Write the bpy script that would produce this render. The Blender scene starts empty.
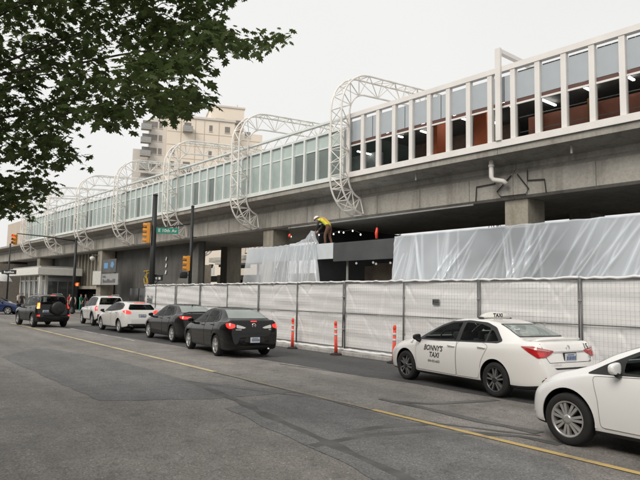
import bpy, bmesh, math, random
import numpy as np
from mathutils import Vector, Matrix
from mathutils.bvhtree import BVHTree

random.seed(7)
PI = math.pi
scene = bpy.context.scene
col = scene.collection

# ---------------------------------------------------------------- camera
KU = 0.917                        # survey units used below -> metres (set by the wheelbase and height of the cars)
CAM_H = 1.9635                    # in survey units: 1.80 m
YAW, PITCH, ROLL = 0.627481, 0.094527, 0.018764
FPX = 613.46                      # focal length in photo pixels (640 wide)
_f = Vector((math.sin(YAW) * math.cos(PITCH), math.cos(YAW) * math.cos(PITCH), math.sin(PITCH)))
_r0 = Vector((math.cos(YAW), -math.sin(YAW), 0))
_u0 = _r0.cross(_f)
CR = _r0 * math.cos(ROLL) + _u0 * math.sin(ROLL)
CU = -_r0 * math.sin(ROLL) + _u0 * math.cos(ROLL)
CF = _f
cam_data = bpy.data.cameras.new('camera')
cam = bpy.data.objects.new('camera', cam_data)
col.objects.link(cam)
cam_data.sensor_width = 36.0
cam_data.lens = 36.0 * FPX / 640.0
cam_data.clip_start = 0.1
cam_data.clip_end = 3000
cam.matrix_world = Matrix(((CR.x, CU.x, -CF.x, 0), (CR.y, CU.y, -CF.y, 0), (CR.z, CU.z, -CF.z, CAM_H * KU), (0, 0, 0, 1)))
scene.camera = cam

# ---------------------------------------------------------------- sky and light (smoky overcast)
SUN_EL, SUN_AZ = math.radians(40), math.radians(252)      # azimuth clockwise from +Y
world = bpy.data.worlds.new('World')
scene.world = world
world.use_nodes = True
wn, wl = world.node_tree.nodes, world.node_tree.links
wn.clear()
w_out = wn.new('ShaderNodeOutputWorld')
w_bg = wn.new('ShaderNodeBackground')
w_bg.inputs['Strength'].default_value = 0.13
w_sky = wn.new('ShaderNodeTexSky')
w_sky.sky_type = 'NISHITA'
w_sky.sun_disc = False
w_sky.sun_elevation = SUN_EL
w_sky.sun_rotation = SUN_AZ
w_sky.air_density = 1.0
w_sky.dust_density = 6.0
w_hs = wn.new('ShaderNodeHueSaturation')
w_hs.inputs['Saturation'].default_value = 0.12
w_hs.inputs['Value'].default_value = 0.6
w_mix = wn.new('ShaderNodeMixRGB')
w_mix.inputs['Fac'].default_value = 0.88
w_tc = wn.new('ShaderNodeTexCoord')
w_no = wn.new('ShaderNodeTexNoise'); w_no.inputs['Scale'].default_value = 1.6; w_no.inputs['Detail'].default_value = 4
w_rp = wn.new('ShaderNodeValToRGB')                              # faintly uneven smoke layer
w_rp.color_ramp.elements[0].position = 0.3; w_rp.color_ramp.elements[0].color = (5.35, 5.32, 5.2, 1)
w_rp.color_ramp.elements[1].position = 0.7; w_rp.color_ramp.elements[1].color = (5.75, 5.73, 5.64, 1)
wl.new(w_tc.outputs['Generated'], w_no.inputs['Vector'])
wl.new(w_no.outputs['Fac'], w_rp.inputs['Fac'])
wl.new(w_rp.outputs['Color'], w_mix.inputs['Color2'])
wl.new(w_sky.outputs['Color'], w_hs.inputs['Color'])
wl.new(w_hs.outputs['Color'], w_mix.inputs['Color1'])
wl.new(w_mix.outputs['Color'], w_bg.inputs['Color'])
wl.new(w_bg.outputs['Background'], w_out.inputs['Surface'])

sun_data = bpy.data.lights.new('sun', 'SUN')
sun_data.energy = 1.5
sun_data.angle = math.radians(30)
sun_data.color = (1.0, 0.93, 0.83)
sun = bpy.data.objects.new('sun', sun_data)
col.objects.link(sun)
_sd = Vector((math.sin(SUN_AZ) * math.cos(SUN_EL), math.cos(SUN_AZ) * math.cos(SUN_EL), math.sin(SUN_EL)))
sun.rotation_euler = (-_sd).to_track_quat('-Z', 'Y').to_euler()

scene.view_settings.view_transform = 'Standard'
scene.view_settings.look = 'None'
scene.view_settings.gamma = 1
scene.view_settings.use_curve_mapping = False
scene.view_settings.exposure = 0.42
scene.cycles.max_bounces = 8
scene.cycles.transparent_max_bounces = 24
scene.cycles.sample_clamp_indirect = 4.0

# ---------------------------------------------------------------- pixel helpers (640x480 photo pixels)
CAM = Vector((0, 0, CAM_H))
def ray(px, py):
    return CR * ((px - 320) / FPX) - CU * ((py - 240) / FPX) + CF
def at_depth(px, py, depth):
    return CAM + ray(px, py) * depth
def on_ground(px, py, z=0.0):
    d = ray(px, py)
    return CAM + d * ((z - CAM_H) / d.z)
SA = math.radians(4.5)                                   # the station runs 4.5 degrees off the road
ST = Vector((-math.sin(SA), math.cos(SA), 0))            # along the station, away from us
SN = Vector((math.cos(SA), math.sin(SA), 0))             # into the station
SP = Vector((21.74, 17.82, 0))
SROT = PI / 2 + SA
def on_station(px, py, d=0.0):
    """pixel on the plane d metres behind the station front -> (s, d, z)"""
    r = ray(px, py)
    k = ((SP + SN * d - CAM).dot(SN)) / r.dot(SN)
    p = CAM + r * k
    return ((p - SP).dot(ST), d, p.z)

# ---------------------------------------------------------------- materials
MATS = {}
METRIC = set()                     # things already given in metres (cars, people)
def new_mat(name):
    m = bpy.data.materials.new(name)
    m.use_nodes = True
    nt = m.node_tree
    b = nt.nodes['Principled BSDF']
    return m, nt, b
def coords(nt, scale=(1, 1, 1), space='Object', rot=(0, 0, 0)):
    tc = nt.nodes.new('ShaderNodeTexCoord')
    mp = nt.nodes.new('ShaderNodeMapping')
    mp.inputs['Scale'].default_value = scale
    mp.inputs['Rotation'].default_value = rot
    if space == 'World':
        g = nt.nodes.new('ShaderNodeNewGeometry')
        nt.links.new(g.outputs['Position'], mp.inputs['Vector'])
    else:
        nt.links.new(tc.outputs[space], mp.inputs['Vector'])
    return mp.outputs['Vector']
def noise(nt, vec, scale, detail=4, rough=0.55):
    n = nt.nodes.new('ShaderNodeTexNoise')
    n.inputs['Scale'].default_value = scale
    n.inputs['Detail'].default_value = detail
    n.inputs['Roughness'].default_value = rough
    nt.links.new(vec, n.inputs['Vector'])
    return n.outputs['Fac']
def ramp(nt, fac, stops):
    r = nt.nodes.new('ShaderNodeValToRGB')
    e = r.color_ramp.elements
    while len(e) < len(stops):
        e.new(0.5)
    for k, (p, c) in enumerate(stops):
        e[k].position = p
        e[k].color = (c[0], c[1], c[2], 1) if isinstance(c, (tuple, list)) else (c, c, c, 1)
    nt.links.new(fac, r.inputs['Fac'])
    return r.outputs['Color']
def mixc(nt, fac, a, b, mode='MIX'):
    m = nt.nodes.new('ShaderNodeMixRGB')
    m.blend_type = mode
    for sock, v in ((m.inputs['Fac'], fac), (m.inputs['Color1'], a), (m.inputs['Color2'], b)):
        if isinstance(v, (int, float)):
            sock.default_value = v if sock.type == 'VALUE' else (v, v, v, 1)
        elif isinstance(v, (tuple, list)):
            sock.default_value = (v[0], v[1], v[2], 1)
        else:
            nt.links.new(v, sock)
    return m.outputs['Color']
def bump(nt, b, fac, strength=0.3, dist=0.02):
    bp = nt.nodes.new('ShaderNodeBump')
    bp.inputs['Strength'].default_value = strength
    bp.inputs['Distance'].default_value = dist
    nt.links.new(fac, bp.inputs['Height'])
    nt.links.new(bp.outputs['Normal'], b.inputs['Normal'])

def mat(name, color, rough=0.6, metal=0.0, var=0.12, vscale=3.0, coat=0.0, spec=0.5, bumps=0.0, emit=None, estr=0.0, ior=1.5):
    """general paint / metal / plastic with slight unevenness"""
    if name in MATS:
        return MATS[name]
    m, nt, b = new_mat(name)
    b.inputs['Roughness'].default_value = rough
    b.inputs['Metallic'].default_value = metal
    b.inputs['IOR'].default_value = ior
    b.inputs['Coat Weight'].default_value = coat
    b.inputs['Coat Roughness'].default_value = 0.04
    b.inputs['Specular IOR Level'].default_value = spec
    if var > 0:
        v = coords(nt)
        n = noise(nt, v, vscale, 5)
        lo = tuple(c * (1 - var) for c in color)
        hi = tuple(min(1, c * (1 + var)) for c in color)
        nt.links.new(ramp(nt, n, [(0.3, lo), (0.7, hi)]), b.inputs['Base Color'])
        if bumps:
            bump(nt, b, noise(nt, v, vscale * 6, 4), bumps, 0.01)
    else:
        b.inputs['Base Color'].default_value = (*color, 1)
    if emit:
        b.inputs['Emission Color'].default_value = (*emit, 1)
        b.inputs['Emission Strength'].default_value = estr
    MATS[name] = m
    return m

def mat_concrete(name, base, stain=0.35, scale=1.0):
    if name in MATS:
        return MATS[name]
    m, nt, b = new_mat(name)
    v = coords(nt)
    vs = coords(nt, (1.0, 1.0, 0.14))
    big = noise(nt, v, 0.35 * scale, 5, 0.6)
    fine = noise(nt, v, 9 * scale, 6, 0.65)
    streak = noise(nt, vs, 2.2 * scale, 5, 0.6)
    c1 = ramp(nt, big, [(0.3, tuple(x * (1 - stain) for x in base)), (0.68, tuple(x * 1.12 for x in base))])
    c2 = ramp(nt, streak, [(0.34, (0.58, 0.57, 0.55)), (0.50, (0.97, 0.97, 0.97)), (0.66, (1.05, 1.05, 1.05))])
    c3 = ramp(nt, fine, [(0.3, 0.82), (0.7, 1.08)])
    c = mixc(nt, 0.6, c1, c2, 'MULTIPLY')
    c = mixc(nt, 1.0, c, c3, 'MULTIPLY')
    nt.links.new(c, b.inputs['Base Color'])
    b.inputs['Roughness'].default_value = 0.88
    bump(nt, b, fine, 0.25, 0.01)
    MATS[name] = m
    return m

def mat_asphalt(name, base, patch=0.2, warm=(1.05, 0.985, 0.91)):
    if name in MATS:
        return MATS[name]
    m, nt, b = new_mat(name)
    v = coords(nt, space='World')
    vl = coords(nt, (1.0, 0.08, 1.0), space='World')
    big = noise(nt, v, 0.16, 6, 0.62)
    mid = noise(nt, v, 0.8, 7, 0.68)
    lane = noise(nt, vl, 0.7, 5, 0.6)
    spot = noise(nt, v, 3.1, 6, 0.7)
    grit = noise(nt, v, 75, 2, 0.6)
    vor = nt.nodes.new('ShaderNodeTexVoronoi')
    vor.inputs['Scale'].default_value = 58
    nt.links.new(v, vor.inputs['Vector'])
    bb = tuple(base * w for w in warm)
    c = ramp(nt, big, [(0.28, tuple(x * (1 - patch) for x in bb)), (0.7, tuple(x * (1 + patch) for x in bb))])
    c = mixc(nt, 0.9, c, ramp(nt, mid, [(0.28, 0.62), (0.5, 0.98), (0.70, 1.22)]), 'MULTIPLY')
    c = mixc(nt, 0.85, c, ramp(nt, lane, [(0.34, 0.72), (0.62, 1.14)]), 'MULTIPLY')
    c = mixc(nt, 0.8, c, ramp(nt, spot, [(0.30, 0.62), (0.46, 1.0), (0.75, 1.16)]), 'MULTIPLY')
    c = mixc(nt, 1.0, c, ramp(nt, vor.outputs['Color'], [(0.06, 0.55), (0.5, 0.97), (0.86, 1.15), (0.97, 2.0)]), 'MULTIPLY')
    c = mixc(nt, 0.7, c, ramp(nt, grit, [(0.3, 0.8), (0.7, 1.2)]), 'MULTIPLY')
    nt.links.new(c, b.inputs['Base Color'])
    rr = ramp(nt, mid, [(0.3, 0.62), (0.7, 0.9)])
    nt.links.new(rr, b.inputs['Roughness'])
    b.inputs['Specular IOR Level'].default_value = 0.35
    bump(nt, b, grit, 0.35, 0.006)
    MATS[name] = m
    return m

def mat_paint_line(name, color, asphalt, wear=0.5):
    """road paint worn through to the asphalt in places"""
    if name in MATS:
        return MATS[name]
    m, nt, b = new_mat(name)
    v = coords(nt, space='World')
    n = noise(nt, v, 9, 6, 0.75)
    n2 = noise(nt, v, 0.9, 3, 0.6)
    f = mixc(nt, 0.55, n, n2)
    f = ramp(nt, f, [(wear - 0.09, 0.12), (wear + 0.07, 1)])
    c = mixc(nt, f, (asphalt,) * 3, color)
    nt.links.new(c, b.inputs['Base Color'])
    b.inputs['Roughness'].default_value = 0.75
    MATS[name] = m
    return m

def mat_plastic_sheet(name, color=(0.8, 0.82, 0.84), lo=0.5, hi=0.85, ridge=0.4, nscale=0.35, gloss=0.12):
    """thin polythene: see-through where it is one flat layer, whiter where it is gathered into folds"""
    if name in MATS:
        return MATS[name]
    m, nt, b = new_mat(name)
    nt.nodes.remove(b)
    out = nt.nodes['Material Output']
    v = coords(nt)
    n = noise(nt, v, nscale, 3, 0.5)
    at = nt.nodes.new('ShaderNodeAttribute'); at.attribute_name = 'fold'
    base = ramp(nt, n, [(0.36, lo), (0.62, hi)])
    rd = nt.nodes.new('ShaderNodeMath'); rd.operation = 'MULTIPLY'; rd.inputs[1].default_value = ridge  # ridge opacity also stands in for the weak shading of folds
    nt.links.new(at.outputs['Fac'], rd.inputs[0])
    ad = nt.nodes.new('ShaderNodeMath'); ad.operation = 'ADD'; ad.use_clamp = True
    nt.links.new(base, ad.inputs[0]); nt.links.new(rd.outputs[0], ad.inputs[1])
    dif = nt.nodes.new('ShaderNodeBsdfDiffuse')
    dif.inputs['Color'].default_value = (*color, 1)
    trl = nt.nodes.new('ShaderNodeBsdfTranslucent')
    trl.inputs['Color'].default_value = (*color, 1)
    gls = nt.nodes.new('ShaderNodeBsdfGlossy')
    gls.inputs['Roughness'].default_value = 0.25
    gls.inputs['Color'].default_value = (0.9, 0.9, 0.9, 1)
    trn = nt.nodes.new('ShaderNodeBsdfTransparent')
    trn.inputs['Color'].default_value = (0.9, 0.92, 0.93, 1)
    m1 = nt.nodes.new('ShaderNodeMixShader'); m1.inputs['Fac'].default_value = 0.15
    nt.links.new(dif.outputs[0], m1.inputs[1]); nt.links.new(trl.outputs[0], m1.inputs[2])
    m2 = nt.nodes.new('ShaderNodeMixShader'); m2.inputs['Fac'].default_value = gloss
    nt.links.new(m1.outputs[0], m2.inputs[1]); nt.links.new(gls.outputs[0], m2.inputs[2])
    m3 = nt.nodes.new('ShaderNodeMixShader')
    nt.links.new(ad.outputs[0], m3.inputs['Fac'])
    nt.links.new(trn.outputs[0], m3.inputs[1]); nt.links.new(m2.outputs[0], m3.inputs[2])
    nt.links.new(m3.outputs[0], out.inputs['Surface'])
    MATS[name] = m
    return m
def set_fold(o, vals):
    at = o.data.attributes.new('fold', 'FLOAT', 'POINT')
    at.data.foreach_set('value', [float(x) for x in vals])

def mat_glass_sheet(name, tint, body, trans=0.5, gloss=0.25, rough=0.05):
    """window glass: clear share, reflecting share and a milky share"""
    if name in MATS:
        return MATS[name]
    m, nt, b = new_mat(name)
    nt.nodes.remove(b)
    out = nt.nodes['Material Output']
    trn = nt.nodes.new('ShaderNodeBsdfTransparent'); trn.inputs['Color'].default_value = (*tint, 1)
    dif = nt.nodes.new('ShaderNodeBsdfDiffuse')
    n = noise(nt, coords(nt), 0.8, 4)
    nt.links.new(ramp(nt, n, [(0.3, tuple(c * 0.85 for c in body)), (0.7, tuple(c * 1.1 for c in body))]), dif.inputs['Color'])
    gls = nt.nodes.new('ShaderNodeBsdfGlossy'); gls.inputs['Roughness'].default_value = rough
    m1 = nt.nodes.new('ShaderNodeMixShader'); m1.inputs['Fac'].default_value = trans
    nt.links.new(dif.outputs[0], m1.inputs[1]); nt.links.new(trn.outputs[0], m1.inputs[2])
    m2 = nt.nodes.new('ShaderNodeMixShader')
    fr = nt.nodes.new('ShaderNodeLayerWeight'); fr.inputs['Blend'].default_value = gloss
    nt.links.new(fr.outputs['Fresnel'], m2.inputs['Fac'])
    nt.links.new(m1.outputs[0], m2.inputs[1]); nt.links.new(gls.outputs[0], m2.inputs[2])
    nt.links.new(m2.outputs[0], out.inputs['Surface'])
    MATS[name] = m
    return m

def mat_leaf(name, c1, c2, trans=0.3):
    if name in MATS:
        return MATS[name]
    m, nt, b = new_mat(name)
    nt.nodes.remove(b)
    out = nt.nodes['Material Output']
    n = noise(nt, coords(nt, space='World'), 2.2, 3)
    c = ramp(nt, n, [(0.3, c1), (0.7, c2)])
    dif = nt.nodes.new('ShaderNodeBsdfDiffuse'); trl = nt.nodes.new('ShaderNodeBsdfTranslucent')
    gls = nt.nodes.new('ShaderNodeBsdfGlossy'); gls.inputs['Roughness'].default_value = 0.4
    nt.links.new(c, dif.inputs['Color']); nt.links.new(c, trl.inputs['Color'])
    m1 = nt.nodes.new('ShaderNodeMixShader'); m1.inputs['Fac'].default_value = trans
    nt.links.new(dif.outputs[0], m1.inputs[1]); nt.links.new(trl.outputs[0], m1.inputs[2])
    m2 = nt.nodes.new('ShaderNodeMixShader'); m2.inputs['Fac'].default_value = 0.03
    nt.links.new(m1.outputs[0], m2.inputs[1]); nt.links.new(gls.outputs[0], m2.inputs[2])
    nt.links.new(m2.outputs[0], out.inputs['Surface'])
    MATS[name] = m
    return m

# ---------------------------------------------------------------- object helpers
def link_mesh(name, me, parent=None, materials=(), smooth=False):
    for mm in materials:
        me.materials.append(mm)
    if smooth:
        me.polygons.foreach_set('use_smooth', [True] * len(me.polygons))
    o = bpy.data.objects.new(name, me)
    col.objects.link(o)
    if parent is not None:
        o.parent = parent
    return o
def tag(o, label=None, cat=None, group=None, kind=None):
    if label: o['label'] = label
    if cat: o['category'] = cat
    if group: o['group'] = group
    if kind: o['kind'] = kind
    return o
def thing(name, label, cat, loc=(0, 0, 0), rotz=0.0, group=None):
    o = bpy.data.objects.new(name, None)
    o.empty_display_size = 0.2
    col.objects.link(o)
    o.location = loc
    o.rotation_euler = (0, 0, rotz)
    return tag(o, label, cat, group)
def copy_tree(o, parent=None):
    c = o.copy(); col.objects.link(c); c.parent = parent
    for ch in o.children:
        copy_tree(ch, c)
    return c

class MB:
    """collects shapes for ONE mesh"""
    def __init__(self):
        self.v = []; self.f = []
    def add(self, vs, fs):
        k = len(self.v)
        self.v += [tuple(x) for x in vs]
        self.f += [tuple(i + k for i in f) for f in fs]
        return self
    def box(self, x0, x1, y0, y1, z0, z1):
        return self.add([(x0, y0, z0), (x1, y0, z0), (x1, y1, z0), (x0, y1, z0), (x0, y0, z1), (x1, y0, z1), (x1, y1, z1), (x0, y1, z1)],
                        [(0, 3, 2, 1), (4, 5, 6, 7), (0, 1, 5, 4), (1, 2, 6, 5), (2, 3, 7, 6), (3, 0, 4, 7)])
    def bbox(self, x0, x1, y0, y1, z0, z1, b=0.01):
        """box with chamfered edges"""
        bm = bmesh.new()
        bmesh.ops.create_cube(bm, size=1)
        for q in bm.verts:
            q.co = Vector(((x0 + x1) / 2 + q.co.x * (x1 - x0), (y0 + y1) / 2 + q.co.y * (y1 - y0), (z0 + z1) / 2 + q.co.z * (z1 - z0)))
        bmesh.ops.bevel(bm, geom=list(bm.edges), offset=b, segments=2, affect='EDGES', profile=0.6)
        return self.bm(bm)
    def bm(self, bm):
        bm.verts.index_update()
        self.add([q.co[:] for q in bm.verts], [[q.index for q in f.verts] for f in bm.faces])
        bm.free()
        return self
    def tube(self, p0, p1, r, n=6, r1=None, cap=True):
        return self.path([p0, p1], [r, r if r1 is None else r1], n, cap)
    def path(self, pts, rad, n=8, cap=True):
        pts = [Vector(p) for p in pts]
        if not isinstance(rad, (list, tuple)):
            rad = [rad] * len(pts)
        vs = []; fs = []
        up = None
        for i, p in enumerate(pts):
            a = pts[max(i - 1, 0)]; b = pts[min(i + 1, len(pts) - 1)]
            t = (b - a).normalized()
            if up is None:
                up = Vector((0, 0, 1)) if abs(t.z) < 0.9 else Vector((1, 0, 0))
            s = t.cross(up).normalized(); up = s.cross(t).normalized()
            for k in range(n):
                an = 2 * PI * (k + 0.5) / n
                vs.append(p + (s * math.cos(an) + up * math.sin(an)) * rad[i])
        for i in range(len(pts) - 1):
            for k in range(n):
                k2 = (k + 1) % n
                fs.append((i * n + k, i * n + k2, (i + 1) * n + k2, (i + 1) * n + k))
        if cap:
            fs.append(tuple(range(n))[::-1]); fs.append(tuple((len(pts) - 1) * n + k for k in range(n)))
        return self.add(vs, fs)
    def lathe(self, prof, n=16, origin=(0, 0, 0), axis='z', close=False):
        """prof: list of (radius, height)"""
        vs = []; fs = []
        o = Vector(origin)
        for r, h in prof:
            for k in range(n):
                an = 2 * PI * k / n
                c, s = r * math.cos(an), r * math.sin(an)
                vs.append(o + (Vector((c, s, h)) if axis == 'z' else Vector((c, h, s)) if axis == 'y' else Vector((h, c, s))))
        m = len(prof)
        for i in range(m if close else m - 1):
            i2 = (i + 1) % m
            for k in range(n):
                k2 = (k + 1) % n
                fs.append((i * n + k, i * n + k2, i2 * n + k2, i2 * n + k))
        return self.add(vs, fs)
    def prism(self, poly, a0, a1, axis='z'):
        """extrude a 2D polygon along an axis"""
        n = len(poly)
        def P(u, v, a):
            return (u, v, a) if axis == 'z' else (u, a, v) if axis == 'y' else (a, u, v)
        vs = [P(u, v, a0) for u, v in poly] + [P(u, v, a1) for u, v in poly]
        fs = [tuple(range(n))[::-1], tuple(range(n, 2 * n))] + [(k, (k + 1) % n, n + (k + 1) % n, n + k) for k in range(n)]
        return self.add(vs, fs)
    def build(self, name, material, parent=None, smooth=False, fix=True):
        me = bpy.data.meshes.new(name)
        me.from_pydata(self.v, [], self.f)
        if fix:
            bm = bmesh.new(); bm.from_mesh(me)
            bmesh.ops.recalc_face_normals(bm, faces=bm.faces)
            bm.to_mesh(me); bm.free()
        me.update()
        return link_mesh(name, me, parent, [material], smooth)

def repeat(o, locs, parent=None):
    """further copies of a part at offsets, sharing its mesh"""
    out = []
    for l in locs:
        c = o.copy(); col.objects.link(c); c.parent = parent or o.parent
        c.location = Vector(o.location) + Vector(l)
        out.append(c)
    return out

def text_geo(body, size=1.0, shear=0.0, bold=0.0, align='CENTER', spacing=1.0):
    cu = bpy.data.curves.new('lettering_tmp', 'FONT')
    cu.body = body; cu.size = size; cu.shear = shear; cu.offset = bold
    cu.align_x = align; cu.align_y = 'CENTER'; cu.space_character = spacing
    cu.resolution_u = 3
    o = bpy.data.objects.new('lettering_tmp', cu)
    col.objects.link(o)
    dg = bpy.context.evaluated_depsgraph_get()
    ev = o.evaluated_get(dg)
    me = ev.to_mesh()
    vs = [v.co.copy() for v in me.vertices]; fs = [tuple(p.vertices) for p in me.polygons]
    ev.to_mesh_clear()
    bpy.data.objects.remove(o); bpy.data.curves.remove(cu)
    return vs, fs

# ================================================================ GROUND, ROAD, PAVEMENT
A_OLD = mat_asphalt('asphalt_old', 0.222, 0.14)
A_NEW = mat_asphalt('asphalt_new', 0.075, 0.14, (1.0, 1.0, 1.0))
A_PATCH = mat_asphalt('asphalt_patch', 0.182, 0.16, (1.0, 0.99, 0.97))
TAR = mat('tar', (0.115, 0.112, 0.107), 0.9, var=0.4, vscale=1.6)
CONC_PAVE = mat_concrete('pavement_concrete', (0.33, 0.32, 0.30), 0.25, 2.0)
KERB = mat_concrete('kerb_concrete', (0.45, 0.44, 0.42), 0.25, 2.0)
YEL = mat_paint_line('yellow_road_paint', (0.56, 0.40, 0.15), 0.15, 0.42)
WHT = mat_paint_line('white_road_paint', (0.55, 0.55, 0.53), 0.12, 0.5)

def sheet(name, poly, z, material, parent=None):
    me = bpy.data.meshes.new(name)
    me.from_pydata([(x, y, z) for x, y in poly], [], [tuple(range(len(poly)))])
    me.update()
    if me.polygons[0].normal.z < 0:
        me.flip_normals()
    return link_mesh(name, me, parent, [material])

tag(sheet('ground', [(-900, -900), (900, -900), (900, 1500), (-900, 1500)], -0.012, A_OLD), kind='structure')
road = tag(sheet('road', [(1.0, -60), (13.45, -60), (13.45, 300), (1.0, 300)], 0.0, A_OLD), kind='structure')
# strip of newer asphalt beside the fence
new_strip = [(10.45, -20)]
rs = random.Random(3)
for i in range(40):
    y = -18 + i * 1.5
    if y > 39: break
    new_strip.append((10.45 - max(0, (y - 11)) * 0.055 + rs.uniform(-0.05, 0.05), y))
new_strip += [(13.449, new_strip[-1][1]), (13.449, -20)]
sheet('asphalt_patch', new_strip, 0.004, A_NEW, road)
# older repair patches, traced on the ground
def gpoly(*pts):
    return [(on_ground(x, y).x, on_ground(x, y).y) for x, y in pts]
def ragged(poly, amp, seg=0.4):
    r = random.Random(len(poly))
    out = []
    for (x0, y0), (x1, y1) in zip(poly, poly[1:] + poly[:1]):
        n = max(1, int(math.hypot(x1 - x0, y1 - y0) / seg))
        for k in range(n):
            t = k / n
            out.append((x0 + (x1 - x0) * t + r.uniform(-amp, amp), y0 + (y1 - y0) * t + r.uniform(-amp, amp)))
    return out
sheet('asphalt_patch', ragged(gpoly((2, 357), (100, 401), (212, 399), (300, 392), (190, 381), (120, 361), (40, 347)), 0.05), 0.004, A_PATCH, road)
sheet('asphalt_patch', ragged(gpoly((225, 408), (300, 392), (345, 406), (450, 432), (560, 462), (600, 500), (420, 500)), 0.05), 0.0045, A_PATCH, road)

def strip(name, pts, w, z, material, parent, jit=0.0, seg=0.35):
    """a flat band along a polyline on the ground"""
    P = [Vector((p[0], p[1], 0)) for p in pts]
    dense = []
    for a, b in zip(P[:-1], P[1:]):
        n = max(1, int((b - a).length / seg))
        dense += [a.lerp(b, k / n) for k in range(n)]
    dense.append(P[-1])
    r = random.Random(int(P[0].x * 1000) ^ int(P[-1].y * 777))
    vs = []; fs = []
    for i, p in enumerate(dense):
        t = (dense[min(i + 1, len(dense) - 1)] - dense[max(i - 1, 0)]).normalized()
        s = Vector((-t.y, t.x, 0))
        off = r.uniform(-jit, jit)
        ww = w * (1 + (r.uniform(-0.45, 0.45) if jit else 0))
        vs += [p + s * (off + ww / 2), p + s * (off - ww / 2)]
        if i:
            k = 2 * i
            fs.append((k - 2, k - 1, k + 1, k))
    me = bpy.data.meshes.new(name)
    me.from_pydata([(v.x, v.y, z) for v in vs], [], fs)
    me.update()
    if me.polygons[0].normal.z < 0:
        me.flip_normals()
    return link_mesh(name, me, parent, [material])

# centre line: one long worn stroke, then the shorter strokes further on
yx = 7.36
strip('centre_line', [(yx, -8), (yx, 8.45)], 0.125, 0.009, YEL, road)
YEL2 = mat_paint_line('faded_yellow_paint', (0.55, 0.46, 0.27), 0.18, 0.44)
for y0, y1 in ((8.5, 14.6),):
    strip('centre_line', [(yx, y0), (yx, y1)], 0.07, 0.009, mat_paint_line('almost_gone_paint', (0.36, 0.29, 0.17), 0.17, 0.50), road)
for y0, y1 in ((14.7, 20.6), (20.7, 28.5), (28.6, 37.0), (37.3, 44)):
    strip('centre_line', [(yx, y0), (yx, y1)], 0.17, 0.009, YEL2, road)
strip('lane_line', [(9.2, 26.0), (9.2, 36.5)], 0.11, 0.009, WHT, road)
strip('stop_line', [(7.6, 46.0), (13.2, 46.0)], 0.4, 0.009, WHT, road)
strip('crossing_line', [(1.4, 49.0), (13.2, 49.0)], 0.18, 0.009, WHT, road)
strip('crossing_line', [(1.4, 52.0), (13.2, 52.0)], 0.18, 0.009, WHT, road)
# black tar joints
def G(*pts):
    return gpoly(*pts)
for ti, (pts, w) in enumerate(((((188, 381), (228, 397), (270, 416), (320, 438), (400, 476), (430, 492)), 0.10),
               (((186, 381), (250, 390), (330, 400), (372, 410), (440, 424), (540, 436)), 0.05),
               (((310, 446), (360, 436), (430, 431), (520, 436), (560, 445)), 0.11),
               (((345, 432), (400, 425), (433, 424)), 0.09),
               (((392, 402), (430, 404), (470, 402), (497, 400)), 0.12), (((380, 399), (430, 409), (480, 421), (540, 433)), 0.10),
               (((280, 364), (350, 374), (400, 381)), 0.035), (((213, 372), (290, 391), (366, 410)), 0.035))):
    strip('tar_joint', G(*pts), w * 1.9, 0.0052 + 0.0003 * ti, TAR, road, jit=0.035, seg=0.5)

# far pavement behind the kerb, with the fence on it; it ends at the cross street
def kerbed(name, x0, x1, y0, y1, h, kerb_side):
    o = tag(MB().box(x0 + (0.16 if kerb_side < 0 else 0), x1 - (0.16 if kerb_side > 0 else 0), y0, y1, -0.2, h).build(name, CONC_PAVE), kind='structure')
    kx0 = x0 if kerb_side < 0 else x1 - 0.155
    n = int((y1 - y0) / 2.0)
    k = MB().bbox(kx0, kx0 + 0.155, y0, y0 + 1.985, -0.15, h - 0.003, 0.02).build('kerb', KERB, o)
    repeat(k, [(0, 2.0 * i, 0) for i in range(1, n)], o)
    return o
kerbed('pavement', 13.46, 60, -30, 43, 0.13, -1)
kerbed('pavement_far', 14.2, 60, 64, 150, 0.13, -1)
kerbed('pavement_near', -6, 0.98, -30, 70, 0.15, 1)

# ================================================================ ELEVATED STATION
CONC = mat_concrete('viaduct_concrete', (0.35, 0.333, 0.30), 0.22)
CONC_L = mat_concrete('column_concrete', (0.34, 0.315, 0.26), 0.28)
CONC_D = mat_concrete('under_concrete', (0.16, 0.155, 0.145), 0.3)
WHITE_ST = mat('white_steel', (0.72, 0.695, 0.67), 0.45, var=0.06, vscale=1.2)
TRUSS_W = mat('truss_paint', (0.74, 0.71, 0.67), 0.5, var=0.16, vscale=2)
PALE_ST = mat('pale_green_steel', (0.66, 0.69, 0.67), 0.45, var=0.08, vscale=1.0)
PANEL_BG = mat('frosted_panel', (0.40, 0.44, 0.47), 0.18, var=0.07, vscale=0.7)
BROWN = mat('brown_wall', (0.44, 0.16, 0.10), 0.6, var=0.2, vscale=1.5)
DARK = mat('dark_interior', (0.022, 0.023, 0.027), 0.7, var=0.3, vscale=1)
DARK2 = mat('dark_fascia', (0.07, 0.073, 0.078), 0.45, var=0.2, vscale=1)
ORANGE = mat('orange_panel', (0.70, 0.16, 0.05), 0.55, var=0.12, vscale=2)
YPOST = mat('ochre_post', (0.36, 0.17, 0.045), 0.5, var=0.1)
TUBE_L = mat('lit_tube', (0.8, 0.8, 0.8), 0.4, var=0, emit=(1, 0.98, 0.93), estr=8.0)
BLACKP = mat('black_conduit', (0.012, 0.012, 0.013), 0.5, var=0)
GREY_ST = mat('grey_steel', (0.28, 0.28, 0.27), 0.5, var=0.12)
def sbox(mb, s0, s1, d0, d1, z0, z1):
    return mb.box(s0, s1, -d1, -d0, z0, z1)
def SL(s, d, z):            # station-local point
    return Vector((s, -d, z))
def SW(s, d, z):            # world point
    return SP + ST * s + SN * d + Vector((0, 0, z))
S_NEAR, S_FAR = -22.0, 110.0

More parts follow.
